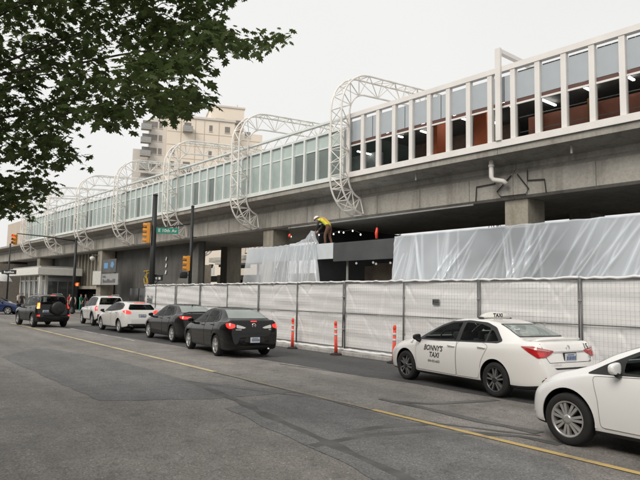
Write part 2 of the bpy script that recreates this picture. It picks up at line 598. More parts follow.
# ---- viaduct: deck, edge beam, columns
via = thing('viaduct', 'long grey concrete viaduct carrying the station above the pavement', 'viaduct', SP, SROT)
prof = [(-0.12, 8.62), (-0.12, 8.36), (1.32, 8.16), (1.32, 7.92), (1.08, 7.66), (1.08, 6.66), (1.2, 6.55), (9.0, 6.55), (12.9, 8.2), (14.1, 8.36), (14.1, 8.62)]
seg_edges = [S_NEAR, -1.0, 18.0, 33.2, 48.4, 69.9, S_FAR]
for a, b in zip(seg_edges[:-1], seg_edges[1:]):
    MB().prism([(-d, z) for d, z in prof], a + 0.012, b - 0.012, 'x').build('beam_span', CONC, via)
for s in (-1.0, 18.0, 48.4, 69.9):
    c = MB()
    c.bbox(s - 0.58, s + 0.58, -2.75, -1.3, 0.1, 6.56, 0.04)
    ob = c.build('column', CONC_L, via)
for s in (-1.0, 18.0, 33.2, 48.4, 69.9):
    MB().bbox(s - 0.58, s + 0.58, -8.75, -7.2, 0.1, 6.56, 0.04).build('column', CONC_L, via)
fj = mat('formwork_joint', (0.13, 0.12, 0.105), 0.9, var=0.2)
j0 = sbox(MB(), -0.012, 0.012, 1.068, 1.079, 6.67, 7.65).build('formwork_joint', fj, via)
for k, s in enumerate([-20 + 3.05 * i for i in range(36)]):
    c = j0 if k == 0 else j0.copy()
    if k: col.objects.link(c); c.parent = via
    c.location.x = s
# small drain stubs under the deck edge
for s in (-4.15, -12.0, 4.0):
    MB().tube(SL(s, 0.3, 8.42), SL(s, 0.3, 7.95), 0.05, 8).build('drain_stub', GREY_ST, via)

# ---- station hall (the newer part): white frame, frosted panels, dark openings
hall = thing('station_hall', 'station concourse with white upright frame, frosted upper panels and dark openings', 'station', SP, SROT)
H0, H1 = -21.0, 8.75
sbox(MB(), H0, H1, -0.16, 0.10, 12.02, 12.26).build('top_rail', WHITE_ST, hall)
sbox(MB(), H0, H1, -0.22, 0.14, 8.64, 8.93).build('bottom_rail', WHITE_ST, hall)
mul_s = [8.62 - 1.155 * k for k in range(26)]
m0 = sbox(MB(), -0.115, 0.115, -0.13, 0.09, 8.932, 12.018).build('mullion', WHITE_ST, hall)
m0.location.x = mul_s[0]
for s in mul_s[1:]:
    c = m0.copy(); col.objects.link(c); c.parent = hall; c.location = (s, 0, 0)
# per bay: frosted panel, thin shadow joint, brown soffit strip, white transom
pw = 1.155 - 0.236
p0 = MB().bbox(-pw / 2, pw / 2, -0.05, -0.01, 10.68, 11.84, 0.008).build('upper_panel', PANEL_BG, hall)
q0 = sbox(MB(), -pw / 2, pw / 2, 0.02, 0.10, 10.52, 10.665).build('soffit_strip', mat('brown_strip', (0.11, 0.05, 0.04), 0.6), hall)
t0 = sbox(MB(), -pw / 2, pw / 2, -0.02, 0.05, 10.43, 10.51).build('transom', mat('transom_white', (0.72, 0.71, 0.69), 0.4, var=0.05), hall)
g0 = sbox(MB(), -pw / 2, pw / 2, -0.005, 0.01, 8.935, 10.425).build('pane', mat_glass_sheet('clear_dark_glass', (0.88, 0.9, 0.9), (0.02, 0.02, 0.02), 0.97, 0.06, 0.06), hall)
for o in (p0, q0, t0, g0):
    o.location.x = mul_s[0] - 1.155 / 2
    for s in mul_s[1:-1]:
        c = o.copy(); col.objects.link(c); c.parent = hall; c.location = (s - 1.155 / 2, 0, 0)
# joints in some of the frosted panels and the clip row above them
for k in (1, 3, 5, 8, 13, 16, 19):
    s = mul_s[k] - 0.66
    sbox(MB(), s - 0.012, s + 0.012, -0.004, 0.008, 10.69, 11.835).build('panel_joint', BLACKP, hall)
cl0 = sbox(MB(), -0.13, 0.13, 0.03, 0.07, 11.85, 11.895).build('clip', BLACKP, hall)
cl0.location.x = mul_s[9] - 0.3
for k in range(9, 25):
    for off in (0.3, 0.58, 0.86):
        if (k, off) == (9, 0.3): continue
        c = cl0.copy(); col.objects.link(c); c.parent = hall; c.location = (mul_s[k] - off, 0, 0)
# roof, floor and inside
sbox(MB(), H0, H1, 0.22, 13.6, 11.52, 11.74).build('roof', mat('roof_membrane', (0.5, 0.5, 0.49), 0.8), hall)
sbox(MB(), H0, H1, 0.2, 13.8, 8.625, 8.66).build('floor', GREY_ST, hall)
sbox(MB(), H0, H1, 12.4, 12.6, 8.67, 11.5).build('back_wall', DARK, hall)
sbox(MB(), H0 + 0.02, H1, 0.24, 12.38, 11.40, 11.50).build('ceiling', mat('hall_ceiling', (0.10, 0.095, 0.09), 0.8, var=0.15), hall)
sbox(MB(), H0 + 0.02, -0.9, 2.6, 2.75, 8.665, 10.6).build('inner_wall', BROWN, hall)
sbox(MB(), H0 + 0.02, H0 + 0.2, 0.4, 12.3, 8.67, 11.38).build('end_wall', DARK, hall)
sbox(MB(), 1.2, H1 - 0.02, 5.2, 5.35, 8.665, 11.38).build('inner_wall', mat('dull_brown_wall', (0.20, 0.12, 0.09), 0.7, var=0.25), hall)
r = MB()
for z in (10.62, 9.9):
    r.tube(SL(H0 + 0.3, 2.35, z), SL(-0.6, 2.35, z), 0.022, 6)
r.build('handrail', GREY_ST, hall)
for s in (-1.6, -4.0, -6.6, -9.2, -12):
    MB().bbox(s - 0.13, s + 0.13, -2.5, -2.3, 8.665, 10.75, 0.01).build('post', YPOST, hall)
for s in (0.95, 3.9):
    MB().bbox(s - 0.36, s + 0.36, -2.1, -1.4, 8.665, 11.38, 0.02).build('pillar', ORANGE, hall)
MB().bbox(-8.0, -7.2, -3.0, -2.2, 10.2, 11.38, 0.02).build('pillar', ORANGE, hall)
# fluorescent tubes in rows across the ceiling
tl = MB().bbox(-0.05, 0.05, -0.65, 0.65, -0.035, 0.035, 0.01)
t1 = tl.build('tube_light', TUBE_L, hall)
spots = [(7.2, 2.2), (5.6, 3.2), (4.6, 1.8), (2.6, 2.2), (1.9, 3.6), (-0.2, 1.6), (-1.7, 3.0), (-2.0, 1.5), (-3.8, 2.4), (-5.6, 2.2), (-7.2, 3.4), (-8.2, 1.8), (-10.5, 2.4), (-13, 2.4), (-16, 2.4)]
t1.location = SL(spots[0][0], spots[0][1], 11.25)
for s, d in spots[1:]:
    c = t1.copy(); col.objects.link(c); c.parent = hall; c.location = SL(s, d, 11.25)

# ---- portal frame standing up above the roof edge
por = thing('portal_frame', 'white square goalpost frame rising above the station roof edge', 'frame', SP, SROT)
sbox(MB(), -1.28, -1.02, -0.30, -0.165, 8.94, 13.08).build('upright', WHITE_ST, por)
MB().box(-1.26, -1.04, -3.45, 0.16, 12.88, 13.06).build('cross_bar', WHITE_ST, por)
sbox(MB(), -1.26, -1.04, 3.5, 3.7, 11.75, 13.06).build('upright', WHITE_ST, por)

# ---- drain pipe and conduits at the first column
dp = thing('drain_pipe', 'white drain pipe dropping from the station edge above the column', 'pipe', SP, SROT)
MB().path([SL(-0.30, 0.45, 8.36), SL(-0.30, 0.45, 7.55), SL(-0.36, 0.5, 7.42), SL(-0.72, 0.72, 7.34), SL(-0.85, 0.8, 7.2)], [0.11] * 5, 10).build('pipe', WHITE_ST, dp, True)
MB().lathe([(0.13, 0), (0.13, 0.1)], 12, SL(-0.30, 0.45, 8.0)).build('collar', WHITE_ST, dp)
for i, pts in enumerate([
    [(-1.75, 1.02, 7.75), (-1.75, 1.02, 7.28), (-2.55, 1.02, 7.22), (-2.62, 1.02, 6.62)],
    [(-0.1, 1.02, 7.62), (-0.1, 1.02, 7.35), (0.9, 1.02, 7.32), (0.95, 1.02, 6.62)],
    [(-0.95, 1.02, 7.62), (-0.2, 1.02, 6.95), (-0.4, 1.02, 6.7), (-1.65, 1.02, 6.68), (-1.8, 1.02, 6.9), (-1.25, 1.02, 7.62)]]):
    cd = MB().path([SL(*p) for p in pts], 0.028, 6).build('conduit', BLACKP)
    cd.location = SP; cd.rotation_euler = (0, 0, SROT)
    tag(cd, ['black conduit stepping down the beam on the street end of the column', 'black conduit stepping down the beam beside the white drain pipe', 'black conduit looped into a triangle above the column'][i], 'conduit')
hp = MB().path([SW(15.2, 0.9, 6.42), SW(9, 0.9, 6.44), SW(1.0, 0.9, 6.46)], 0.045, 6).build('service_pipe', GREY_ST)
tag(hp, 'thin grey service pipe slung under the viaduct beam', 'pipe')

# ---- glass gallery (older part)
PANE_UP = mat_glass_sheet('pale_green_glass', (0.85, 0.93, 0.90), (0.56, 0.66, 0.63), 0.22, 0.3, 0.08)
PANE_LO = mat_glass_sheet('clear_green_glass', (0.80, 0.88, 0.86), (0.40, 0.48, 0.46), 0.62, 0.3, 0.06)
FROST = mat('frosted_roof', (0.50, 0.57, 0.55), 0.5, var=0.1, vscale=0.5)
gal = thing('glass_gallery', 'long pale green glass platform gallery with lattice truss along its top', 'gallery', SP, SROT)
G0, G1 = 8.9, 71.2
sbox(MB(), G0, G1, -0.14, 0.08, 12.12, 12.24).build('top_rail', PALE_ST, gal)
sbox(MB(), G0, G1, -0.14, 0.08, 11.50, 11.60).build('top_rail', PALE_ST, gal)
sbox(MB(), G0, G1, -0.20, 0.14, 8.64, 8.88).build('bottom_rail', PALE_ST, gal)
nb = 54
bw = (G1 - G0) / nb
gm = sbox(MB(), -0.075, 0.075, -0.16, 0.10, 8.882, 11.498).build('mullion', PALE_ST, gal)
gm.location.x = G0 + 0.09
for k in range(1, nb + 1):
    c = gm.copy(); col.objects.link(c); c.parent = gal; c.location = (G0 + 0.09 + k * bw if k < nb else G1 - 0.09, 0, 0)
hw = (bw - 0.17) / 2
gp = [sbox(MB(), -hw, hw, -0.01, 0.01, 10.74, 11.49).build('pane', PANE_UP, gal),
      sbox(MB(), -hw, hw, -0.01, 0.01, 8.89, 10.66).build('pane', PANE_LO, gal),
      sbox(MB(), -hw, hw, -0.05, 0.03, 10.664, 10.736).build('transom', PALE_ST, gal)]
PANE_PALE = mat_glass_sheet('milky_green_glass', (0.85, 0.93, 0.90), (0.50, 0.60, 0.57), 0.30, 0.3, 0.08)
gp.append(sbox(MB(), -hw, hw, -0.01, 0.01, 8.89, 10.66).build('pane', PANE_PALE, gal))
rg = random.Random(31)
pale = [False, False, False, False, True] + [rg.random() < 0.72 for _ in range(60)]
for q_, o in enumerate(gp):
    first = True
    for k in range(0, nb):
        if (q_ == 1 and pale[k]) or (q_ == 3 and not pale[k]): continue
        c = o if first else o.copy()
        if not first: col.objects.link(c); c.parent = gal
        first = False
        c.location = (G0 + 0.09 + (k + 0.5) * bw, 0, 0)
# lattice band between the two top rails, one length per bay pair
lat = MB()
for a, b in (((-bw, 11.60), (-bw / 2, 12.12)), ((-bw / 2, 12.12), (0, 11.60)), ((0, 11.60), (bw / 2, 12.12)), ((bw / 2, 12.12), (bw, 11.60))):
    lat.tube(SL(a[0], -0.03, a[1]), SL(b[0], -0.03, b[1]), 0.028, 5)
lt = lat.build('lattice', TRUSS_W, gal)
lt.location.x = G0 + bw
for k in range(1, nb // 2):
    c = lt.copy(); col.objects.link(c); c.parent = gal; c.location = (G0 + bw + 2 * k * bw, 0, 0)
# glazed roof slope, far side, floor
MB().prism([(-0.25, 11.52), (-1.2, 12.12), (-7.0, 12.5), (-12.6, 12.12), (-13.6, 11.52), (-13.6, 11.59), (-12.6, 12.19), (-7.0, 12.57), (-1.2, 12.19), (-0.25, 11.59)], G0 + 0.05, G1, 'x').build('roof', mat_glass_sheet('roof_glass', (0.85, 0.93, 0.9), (0.6, 0.68, 0.65), 0.4, 0.3, 0.1), gal)
sbox(MB(), G0 + 0.05, G1, 0.2, 13.6, 8.625, 8.68).build('floor', GREY_ST, gal)
sbox(MB(), G0 + 0.05, G1, 13.5, 13.6, 8.69, 11.45).build('back_glazing', mat_glass_sheet('back_glass', (0.75, 0.87, 0.84), (0.28, 0.36, 0.34), 0.35, 0.3, 0.1), gal)
for k in range(0, nb, 2):
    if k == 0:
        bp0 = sbox(MB(), -0.08, 0.08, 13.3, 13.45, 8.69, 11.45).build('back_post', PALE_ST, gal)
        bp0.location.x = G0 + 0.3
    else:
        c = bp0.copy(); col.objects.link(c); c.parent = gal; c.location = (G0 + 0.3 + k * bw, 0, 0)
# things that show dimly through the panes: platform screens, stair housings, lit strips
rg = random.Random(5)
scr = mat('platform_screen', (0.22, 0.23, 0.23), 0.6, var=0.25)
s = G0 + 0.8
while s < G1 - 4:
    w = rg.uniform(1.2, 3.6); d = rg.uniform(1.4, 4.2); h = rg.uniform(1.1, 2.6)
    sbox(MB(), s, s + w, d, d + 0.4, 8.69, 8.69 + h).build('platform_screen', scr, gal)
    s += w + rg.uniform(0.5, 2.6)
for k in range(12):
    c = t1.copy(); col.objects.link(c); c.parent = gal; c.location = SL(G0 + 1.5 + k * 5.0, rg.uniform(1.5, 3.5), 10.9)
# plain pinkish end block
endb = tag(sbox(MB(), G1 + 0.02, 81.0, -0.05, 13.5, 8.63, 11.75).build('end_block', mat('pink_beige_cladding', (0.50, 0.43, 0.36), 0.7, var=0.08, vscale=0.4), gal))
tag(endb, 'plain pinkish beige block closing the end of the gallery')

# ---- lattice arches over the gallery
def arch_path(off, fine):
    """(d, z) along the arch, inset by off; feet on both beam faces"""
    R1, R2 = 2.25 - off, 2.05 - off
    pts = []
    cb = (-1.22 + 2.05, 8.62)                  # lower bend centre
    n = 12 if fine else 4
    for k in range(n + 1):
        a = math.radians(262 - 82 * k / n)
        pts.append((cb[0] + R2 * math.cos(a), cb[1] + R2 * math.sin(a)))
    ct = (-1.22 + 2.25, 12.32)
    for z in (9.36, 10.1, 10.84, 11.58):
        pts.append((-1.22 + off, z))
    for k in range(n + 1):
        a = math.radians(180 - 86 * k / n)
        pts.append((ct[0] + R1 * math.cos(a), ct[1] + R1 * math.sin(a)))
    for d in (2.0, 3.0, 4.0, 5.0, 6.0, 7.0):
        pts.append((d, ct[1] + R1 + (d - 1.0) * 0.07))
    return pts + [(14 - d, z) for d, z in pts[::-1][1:]]
def make_arch():
    root = thing('truss_arch', '', 'truss')
    po, pi_ = arch_path(0.0, True), arch_path(1.0, True)
    for s in (-0.43, 0.43):
        MB().path([(s, -d, z) for d, z in po], 0.055, 8).build('chord', TRUSS_W, root, True)
    MB().path([(0, -d, z) for d, z in pi_], 0.055, 8).build('chord', TRUSS_W, root, True)
    po, pi_ = arch_path(0.0, False), arch_path(1.0, False)
    br = MB()
    n = len(po)
    for i in range(n):
        a = (-0.43, -po[i][0], po[i][1]); b = (0.43, -po[i][0], po[i][1]); c = (0, -pi_[i][0], pi_[i][1])
        br.tube(a, b, 0.027, 5)
        if i % 2 == 0:
            br.tube(a, c, 0.027, 5); br.tube(b, c, 0.027, 5)
        if i + 1 < n:
            a2 = (-0.43, -po[i + 1][0], po[i + 1][1]); b2 = (0.43, -po[i + 1][0], po[i + 1][1]); c2 = (0, -pi_[i + 1][0], pi_[i + 1][1])
            if i % 2:
                br.tube(a, b2, 0.025, 5); br.tube(a, c2, 0.025, 5); br.tube(b, c2, 0.025, 5)
            else:
                br.tube(b, a2, 0.025, 5); br.tube(c, a2, 0.025, 5); br.tube(c, b2, 0.025, 5)
    br.build('lacing', TRUSS_W, root)
    return root
arch_lab = ['white lattice arch where the glass gallery meets the dark concourse'] + \
    ['white lattice arch over the gallery, %s along from the concourse' % w for w in ('second', 'third', 'fourth', 'fifth', 'sixth', 'seventh')]
arch = make_arch()
for k in range(7):
    o = arch if k == 0 else copy_tree(arch)
    o.location = SW(8.4 + 10.1 * k, 0, 0)
    o.rotation_euler = (0, 0, SROT)
    tag(o, arch_lab[k], 'truss', 'lattice arches over the station')

# ================================================================ SHOPS UNDER THE VIADUCT
# ---- shop block with dark canopy behind the fence
BLUEW = mat('pale_blue_fascia', (0.56, 0.60, 0.63), 0.45, var=0.06)
BRW2 = mat('brown_boarding', (0.135, 0.105, 0.08), 0.7, var=0.2)
GLD = mat('dark_shop_glass', (0.02, 0.022, 0.024), 0.08, var=0, spec=0.6)
shop = thing('shop_block', 'low shop block with dark canopy under the viaduct', 'shop', SP, SROT)
MB().box(-12.0, 5.78, -1.2, 3.5, 4.40, 4.56).build('canopy', DARK2, shop)
MB().box(-12.0, 5.78, 3.505, 3.6, 3.72, 4.60).build('fascia', DARK2, shop)
MB().box(5.80, 13.0, 3.505, 3.6, 3.86, 4.62).build('fascia', BLUEW, shop)
MB().box(5.80, 12.9, -1.2, 3.5, 4.40, 4.58).build('canopy', BLUEW, shop)
MB().box(-12, 12.9, -1.6, -1.3, 0.13, 4.38).build('wall', DARK, shop)
for i, s in enumerate((-9, -6, -3, 0, 3.2)):
    MB().box(s, s + 2.7, 1.3, 1.36, 0.16, 3.6).build('window', GLD if i % 2 else BRW2, shop)
MB().box(1.2, 4.6, 2.0, 2.1, 0.16, 3.66).build('boarding', BRW2, shop)
for s in (-8.5, -2.2, 1.0, 5.2, 9.0, 12.6):
    MB().tube((s, 3.2, 0.13), (s, 3.2, 4.39), 0.06, 8).build('canopy_post', GREY_ST, shop)
for s, d in ((3.5, -3.2), (4.6, -3.2), (3.0, -2.6), (2.4, -2.8), (4.1, -2.4), (1.6, -2.6)):
    MB().lathe([(0.0, 0.06), (0.045, 0.03), (0.05, -0.03), (0.0, -0.06)], 8, (s, -d, 3.62)).build('downlight', mat('downlight', (0.6, 0.6, 0.58), 0.4, var=0, emit=(1, 0.95, 0.85), estr=0.25), shop)

sbox(MB(), -21.9, 16.5, 9.6, 9.9, 0.05, 6.5).build('back_wall', DARK, shop)  # dark walls added to shut out light from behind the underside
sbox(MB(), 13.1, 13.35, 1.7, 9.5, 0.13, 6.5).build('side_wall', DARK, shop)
# ---- dark glazed block and concrete wall beside it, then open passage, then shops to the corner
wallm = mat_concrete('dark_wall', (0.12, 0.117, 0.11), 0.3)
blk = thing('ground_floor_block', 'dark concrete ground floor of the station with signs and fins', 'building', SP, SROT)
sbox(MB(), 29.5, 49.5, 2.9, 3.1, 0.12, 6.54).build('wall', wallm, blk)
MB().prism([(29.4, 0.12), (36.5, 0.12), (32.0, 4.2), (29.4, 6.5)], -2.88, -2.4, 'y').build('shadow_edge_wedge', CONC_D, blk)  # wedge stands in for the diagonal shadow edge on this wall
sbox(MB(), 49.52, 82.0, 3.2, 3.4, 0.12, 6.54).build('wall', wallm, blk)
for k in range(9):
    s = 50.2 + k * 1.05
    sbox(MB(), s, s + 0.22, 2.3, 2.9, 2.9, 6.5).build('fin', CONC_L, blk)
sbox(MB(), 49.1, 59.6, 2.0, 2.9, 2.5, 2.85).build('ledge', CONC_L, blk)
for k in range(4):
    sbox(MB(), 50.0 + k * 2.3, 52.0 + k * 2.3, 3.05, 3.15, 0.2, 2.45).build('window', GLD, blk)
for k in range(3):
    sbox(MB(), 37.0 + k * 2.4, 39.0 + k * 2.4, 2.82, 2.88, 0.2, 2.6).build('window', GLD, blk)

# signs on the column and wall
def sign_board(name, label, s0, s1, d, z0, z1, bg, texts=(), frame=None, th=0.08):
    o = thing(name, label, 'sign', SP, SROT)
    sbox(MB(), s0, s1, d, d + th, z0, z1).build('board', bg, o)
    if frame:
        f = MB()
        sbox(f, s0 - 0.06, s1 + 0.06, d - 0.015, d + th + 0.02, z1, z1 + 0.06); sbox(f, s0 - 0.06, s1 + 0.06, d - 0.015, d + th + 0.02, z0 - 0.06, z0)
        sbox(f, s0 - 0.06, s0, d - 0.015, d + th + 0.02, z0, z1); sbox(f, s1, s1 + 0.06, d - 0.015, d + th + 0.02, z0, z1)
        f.build('frame', frame, o)
    for body, cs, cz, size, m, bold in texts:
        vs, fs = text_geo(body, size, 0, bold)
        mb = MB().add([(cs - v.x, -(d - 0.012), cz + v.y) for v in vs], fs)
        mb.build('lettering', m, o, fix=False)
    return o
INK_B = mat('sign_blue', (0.12, 0.28, 0.50), 0.5, var=0)
INK_W = mat('sign_white', (0.68, 0.68, 0.66), 0.5, var=0)
INK_Y = mat('sign_yellow', (0.55, 0.36, 0.05), 0.5, var=0)
INK_K = mat('sign_black', (0.02, 0.02, 0.02), 0.5, var=0)
SGREY = mat('sign_grey', (0.30, 0.30, 0.30), 0.5, var=0.08)
so = sign_board('shop_sign', 'dark square sign with pale blue emblem above the grey sign', 42.6, 46.0, 0.75, 4.12, 5.45, DARK2, ())
sbox(MB(), 44.6, 45.6, 0.73, 0.745, 4.55, 5.1).build('emblem', INK_B, so)
e = MB()
e.add([(43.0, -0.735, 4.9), (43.4, -0.735, 4.55), (44.0, -0.735, 4.75), (43.8, -0.735, 5.15), (43.35, -0.735, 5.2)], [(0, 1, 2, 3, 4)])
e.build('emblem', INK_B, so)
so = sign_board('shop_sign', 'pale grey framed sign with dark lettering strokes beside the column', 41.9, 46.0, 0.72, 2.95, 3.95, SGREY, (), GREY_ST)
e = MB()
for k in range(4):
    sbox(e, 45.75 - 0.22 * k - 0.14, 45.75 - 0.22 * k, 0.70, 0.712, 3.62, 3.62 + (0.2 if k in (0, 2) else 0.13))
for k in range(9):
    sbox(e, 45.7 - 0.36 * k - 0.25, 45.7 - 0.36 * k, 0.70, 0.712, 3.1, 3.1 + (0.36, 0.24, 0.24, 0.36)[k % 4])
e.build('lettering', mat('sign_dark_grey', (0.09, 0.09, 0.095), 0.5, var=0), so)
sign_board('notice_board', 'white notice boxes strapped on the concrete column', 47.0, 49.3, 1.0, 2.95, 4.35, mat('notice_white', (0.55, 0.54, 0.5), 0.6), (), GREY_ST)
ys = thing('neon_sign', 'ochre tall letter shaped sign on the dark wall', 'sign', SP, SROT)
n = MB()
for a, b in (((40.6, 4.25), (39.5, 4.3)), ((39.9, 4.3), (39.9, 3.2)), ((39.5, 4.1), (40.3, 3.75)), ((40.3, 3.75), (39.7, 3.5)), ((40.5, 3.55), (40.35, 3.1)), ((40.35, 3.1), (39.6, 3.05)), ((39.7, 3.5), (39.6, 3.05))):
    n.tube(SL(a[0], 2.75, a[1]), SL(b[0], 2.75, b[1]), 0.05, 6)
n.build('letter_tube', INK_Y, ys)
vs_sign = thing('vertical_sign', 'narrow vertical white lettering on the dark wall behind the signal pole', 'sign', SP, SROT)
for k in range(3):
    MB().prism([(36.0, 5.15 - k * 0.62), (36.25, 5.15 - k * 0.62), (36.1, 5.5 - k * 0.62), (35.9, 5.45 - k * 0.62)], 2.78 - 5.6, 2.80 - 5.6, 'y').build('lettering', INK_W, vs_sign)
camo = thing('security_camera', 'white dome security camera bracketed on the concrete column', 'camera', SP, SROT)
MB().lathe([(0.0, -0.32), (0.18, -0.26), (0.26, -0.1), (0.26, 0.05), (0.14, 0.14), (0.0, 0.16)], 14, SL(48.6, 0.6, 5.75)).build('dome', INK_W, camo, True)
MB().path([SL(48.6, 0.6, 5.9), SL(48.6, 0.6, 6.05), SL(48.5, 1.35, 6.05)], 0.04, 6).build('bracket', GREY_ST, camo)

# ---- corner shop with white canopy
CANW = mat('canopy_white', (0.62, 0.61, 0.57), 0.6, var=0.08)
SHOPG = mat_glass_sheet('shop_glass', (0.6, 0.65, 0.64), (0.10, 0.11, 0.11), 0.45, 0.35, 0.05)
cor = thing('corner_shop', 'corner shop with white flat canopy and glass front', 'shop', SP, SROT)
MB().bbox(54.7, 66.5, -1.8, 3.0, 3.95, 4.75, 0.05).build('canopy', CANW, cor)
MB().box(55.1, 66.4, -1.75, 2.6, 4.752, 4.95).build('canopy_roof', GREY_ST, cor)
MB().box(56.2, 66.4, -1.9, -1.6, 0.13, 3.94).build('back_wall', DARK2, cor)
for k in range(6):
    s = 56.2 + k * 2.0
    MB().box(s - 0.09, s + 0.09, 1.5, 1.75, 0.14, 3.94).build('post', CANW, cor)
    if k < 5:
        MB().box(s + 0.1, s + 1.9, 1.6, 1.63, 0.5, 3.3).build('pane', SHOPG, cor)
        MB().box(s + 0.1, s + 1.9, 1.56, 1.68, 3.31, 3.45).build('transom', CANW, cor)
        MB().box(s + 0.1, s + 1.9, 1.56, 1.68, 0.14, 0.49).build('stall_riser', GREY_ST, cor)
for k in range(3):
    y = 1.45 - k * 1.1
    MB().box(56.0, 56.1, y - 0.98, y - 0.02, 0.5, 3.3).build('pane', SHOPG, cor)
MB().bbox(55.0, 55.3, 2.4, 2.7, 0.13, 3.94, 0.03).build('canopy_post', CANW, cor)

# ---- building seen through the open passage
thru = thing('passage_building', 'beige low building seen through the open passage under the viaduct', 'building', SP, SROT)
BEI = mat('beige_wall', (0.42, 0.36, 0.28), 0.8, var=0.12)
BEI2 = mat('dull_wall', (0.20, 0.18, 0.155), 0.85, var=0.15)
PALER = mat('pale_roof', (0.6, 0.57, 0.52), 0.8)
REDB = mat('red_brown_boards', (0.15, 0.05, 0.035), 0.7, var=0.2)
def PX(x, y, d):
    q = on_station(x, y, d)
    return q[0], q[2]
MB().box(26, 60, -26, -25, 0.0, 5.0).build('wall', BEI2, thru)
for x0, x1, y0, y1, m in ((197, 201, 262, 281, GLD), (209, 213, 264.5, 268, GLD), (219, 223, 264, 267, GLD), (203, 214, 267, 275, INK_W), (211, 218, 276, 282, GLD), (240, 250, 262, 268, GLD)):
    a_, b_ = PX(x0, y0, 24.9), PX(x1, y1, 24.9)
    MB().box(b_[0], a_[0], -24.97, -24.85, b_[1], a_[1]).build('window', m, thru)
for x0, x1, y0, y1 in ((209, 246, 258.0, 260.0), (215, 258, 260.5, 262.2), (226, 256, 256.5, 257.6)):
    a_, b_ = PX(x0, y0, 21.0), PX(x1, y1, 21.0)
    MB().box(b_[0], a_[0], -23.5, -21.0, b_[1], a_[1]).build('awning', PALER, thru)
for x0, x1 in ((217.5, 228.5), (197, 203.5)):
    a_, b_ = PX(x0, 262, 17), PX(x1, 262, 17)
    MB().bbox(b_[0], a_[0], -18.2, -17.0, 0.05, 4.6 if x0 > 210 else 6.0, 0.05).build('pier', BEI, thru)
for k in range(3):
    a_, b_ = PX(228.8 + (k % 2), 266, 12), PX(252, 266, 12)
    o = MB().bbox(b_[0], a_[0], -13.2, -12.0, 0.12 + k * 1.22, 0.12 + k * 1.22 + 1.14, 0.02).build('site_container', REDB)
    o.location = SP; o.rotation_euler = (0, 0, SROT)
    tag(o, ['red brown site container at the bottom of the stack in the passage', 'red brown site container in the middle of the stack', 'red brown site container on top of the stack in the passage'][k], 'container')
# ---- shops further along, past the corner
fr = thing('far_shop_row', 'dark low shop row past the corner shop', 'building', SP, SROT)
MB().box(83, 140, -6, 1.5, 0.05, 6.2).build('wall', BEI2, fr)
for k in range(12):
    MB().box(84 + k * 4.5, 87.5 + k * 4.5, 1.52, 1.6, 0.6, 3.2).build('window', GLD, fr)
MB().box(83, 140, 1.62, 2.6, 3.4, 3.7).build('awning', DARK2, fr)

# ================================================================ FENCE WRAPPED IN PLASTIC
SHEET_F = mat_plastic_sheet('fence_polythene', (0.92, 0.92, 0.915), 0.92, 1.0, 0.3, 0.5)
SHEET_H = mat_plastic_sheet('hem_polythene', (0.88, 0.88, 0.88), 0.95, 1.0, 0.0)
WIRE = mat('fence_wire', (0.27, 0.27, 0.27), 0.5, metal=0.3, var=0.1)
FTUBE = mat('fence_tube', (0.13, 0.13, 0.13), 0.45, metal=0.4, var=0.15)
FOOT = mat_concrete('fence_foot', (0.5, 0.49, 0.46), 0.2, 3.0)
FX = 13.74
FZ = 0.13
FH = 2.42
PL = 3.03

def folds(seed, n, amp):
    # a few sharp creases fanning from random tie points along the top and posts
    r = random.Random(seed)
    F = []
    for _ in range(n):
        c = (r.choice((0.0, PL * 0.33, PL * 0.66, PL)) + r.uniform(-0.1, 0.1), FH * r.choice((1.0, 1.0, 0.55, 0.5)))
        a = r.uniform(-2.6, -0.5)
        F.append((c, math.cos(a), math.sin(a), r.uniform(0.012, 0.035), amp * r.uniform(0.3, 1.0), r.uniform(0.6, 1.9)))
    return F
def fold_h(F, u, v):
    h = 0
    for c, dx, dz, w, a, ln in F:
        x, z = u - c[0], v - c[1]
        t = x * dx + z * dz
        if t < 0 or t > ln: continue
        d = abs(x * dz - z * dx)
        h += a * math.exp(-(d / (w + 0.03 * t)) ** 2) * (1 - t / ln)
    return h

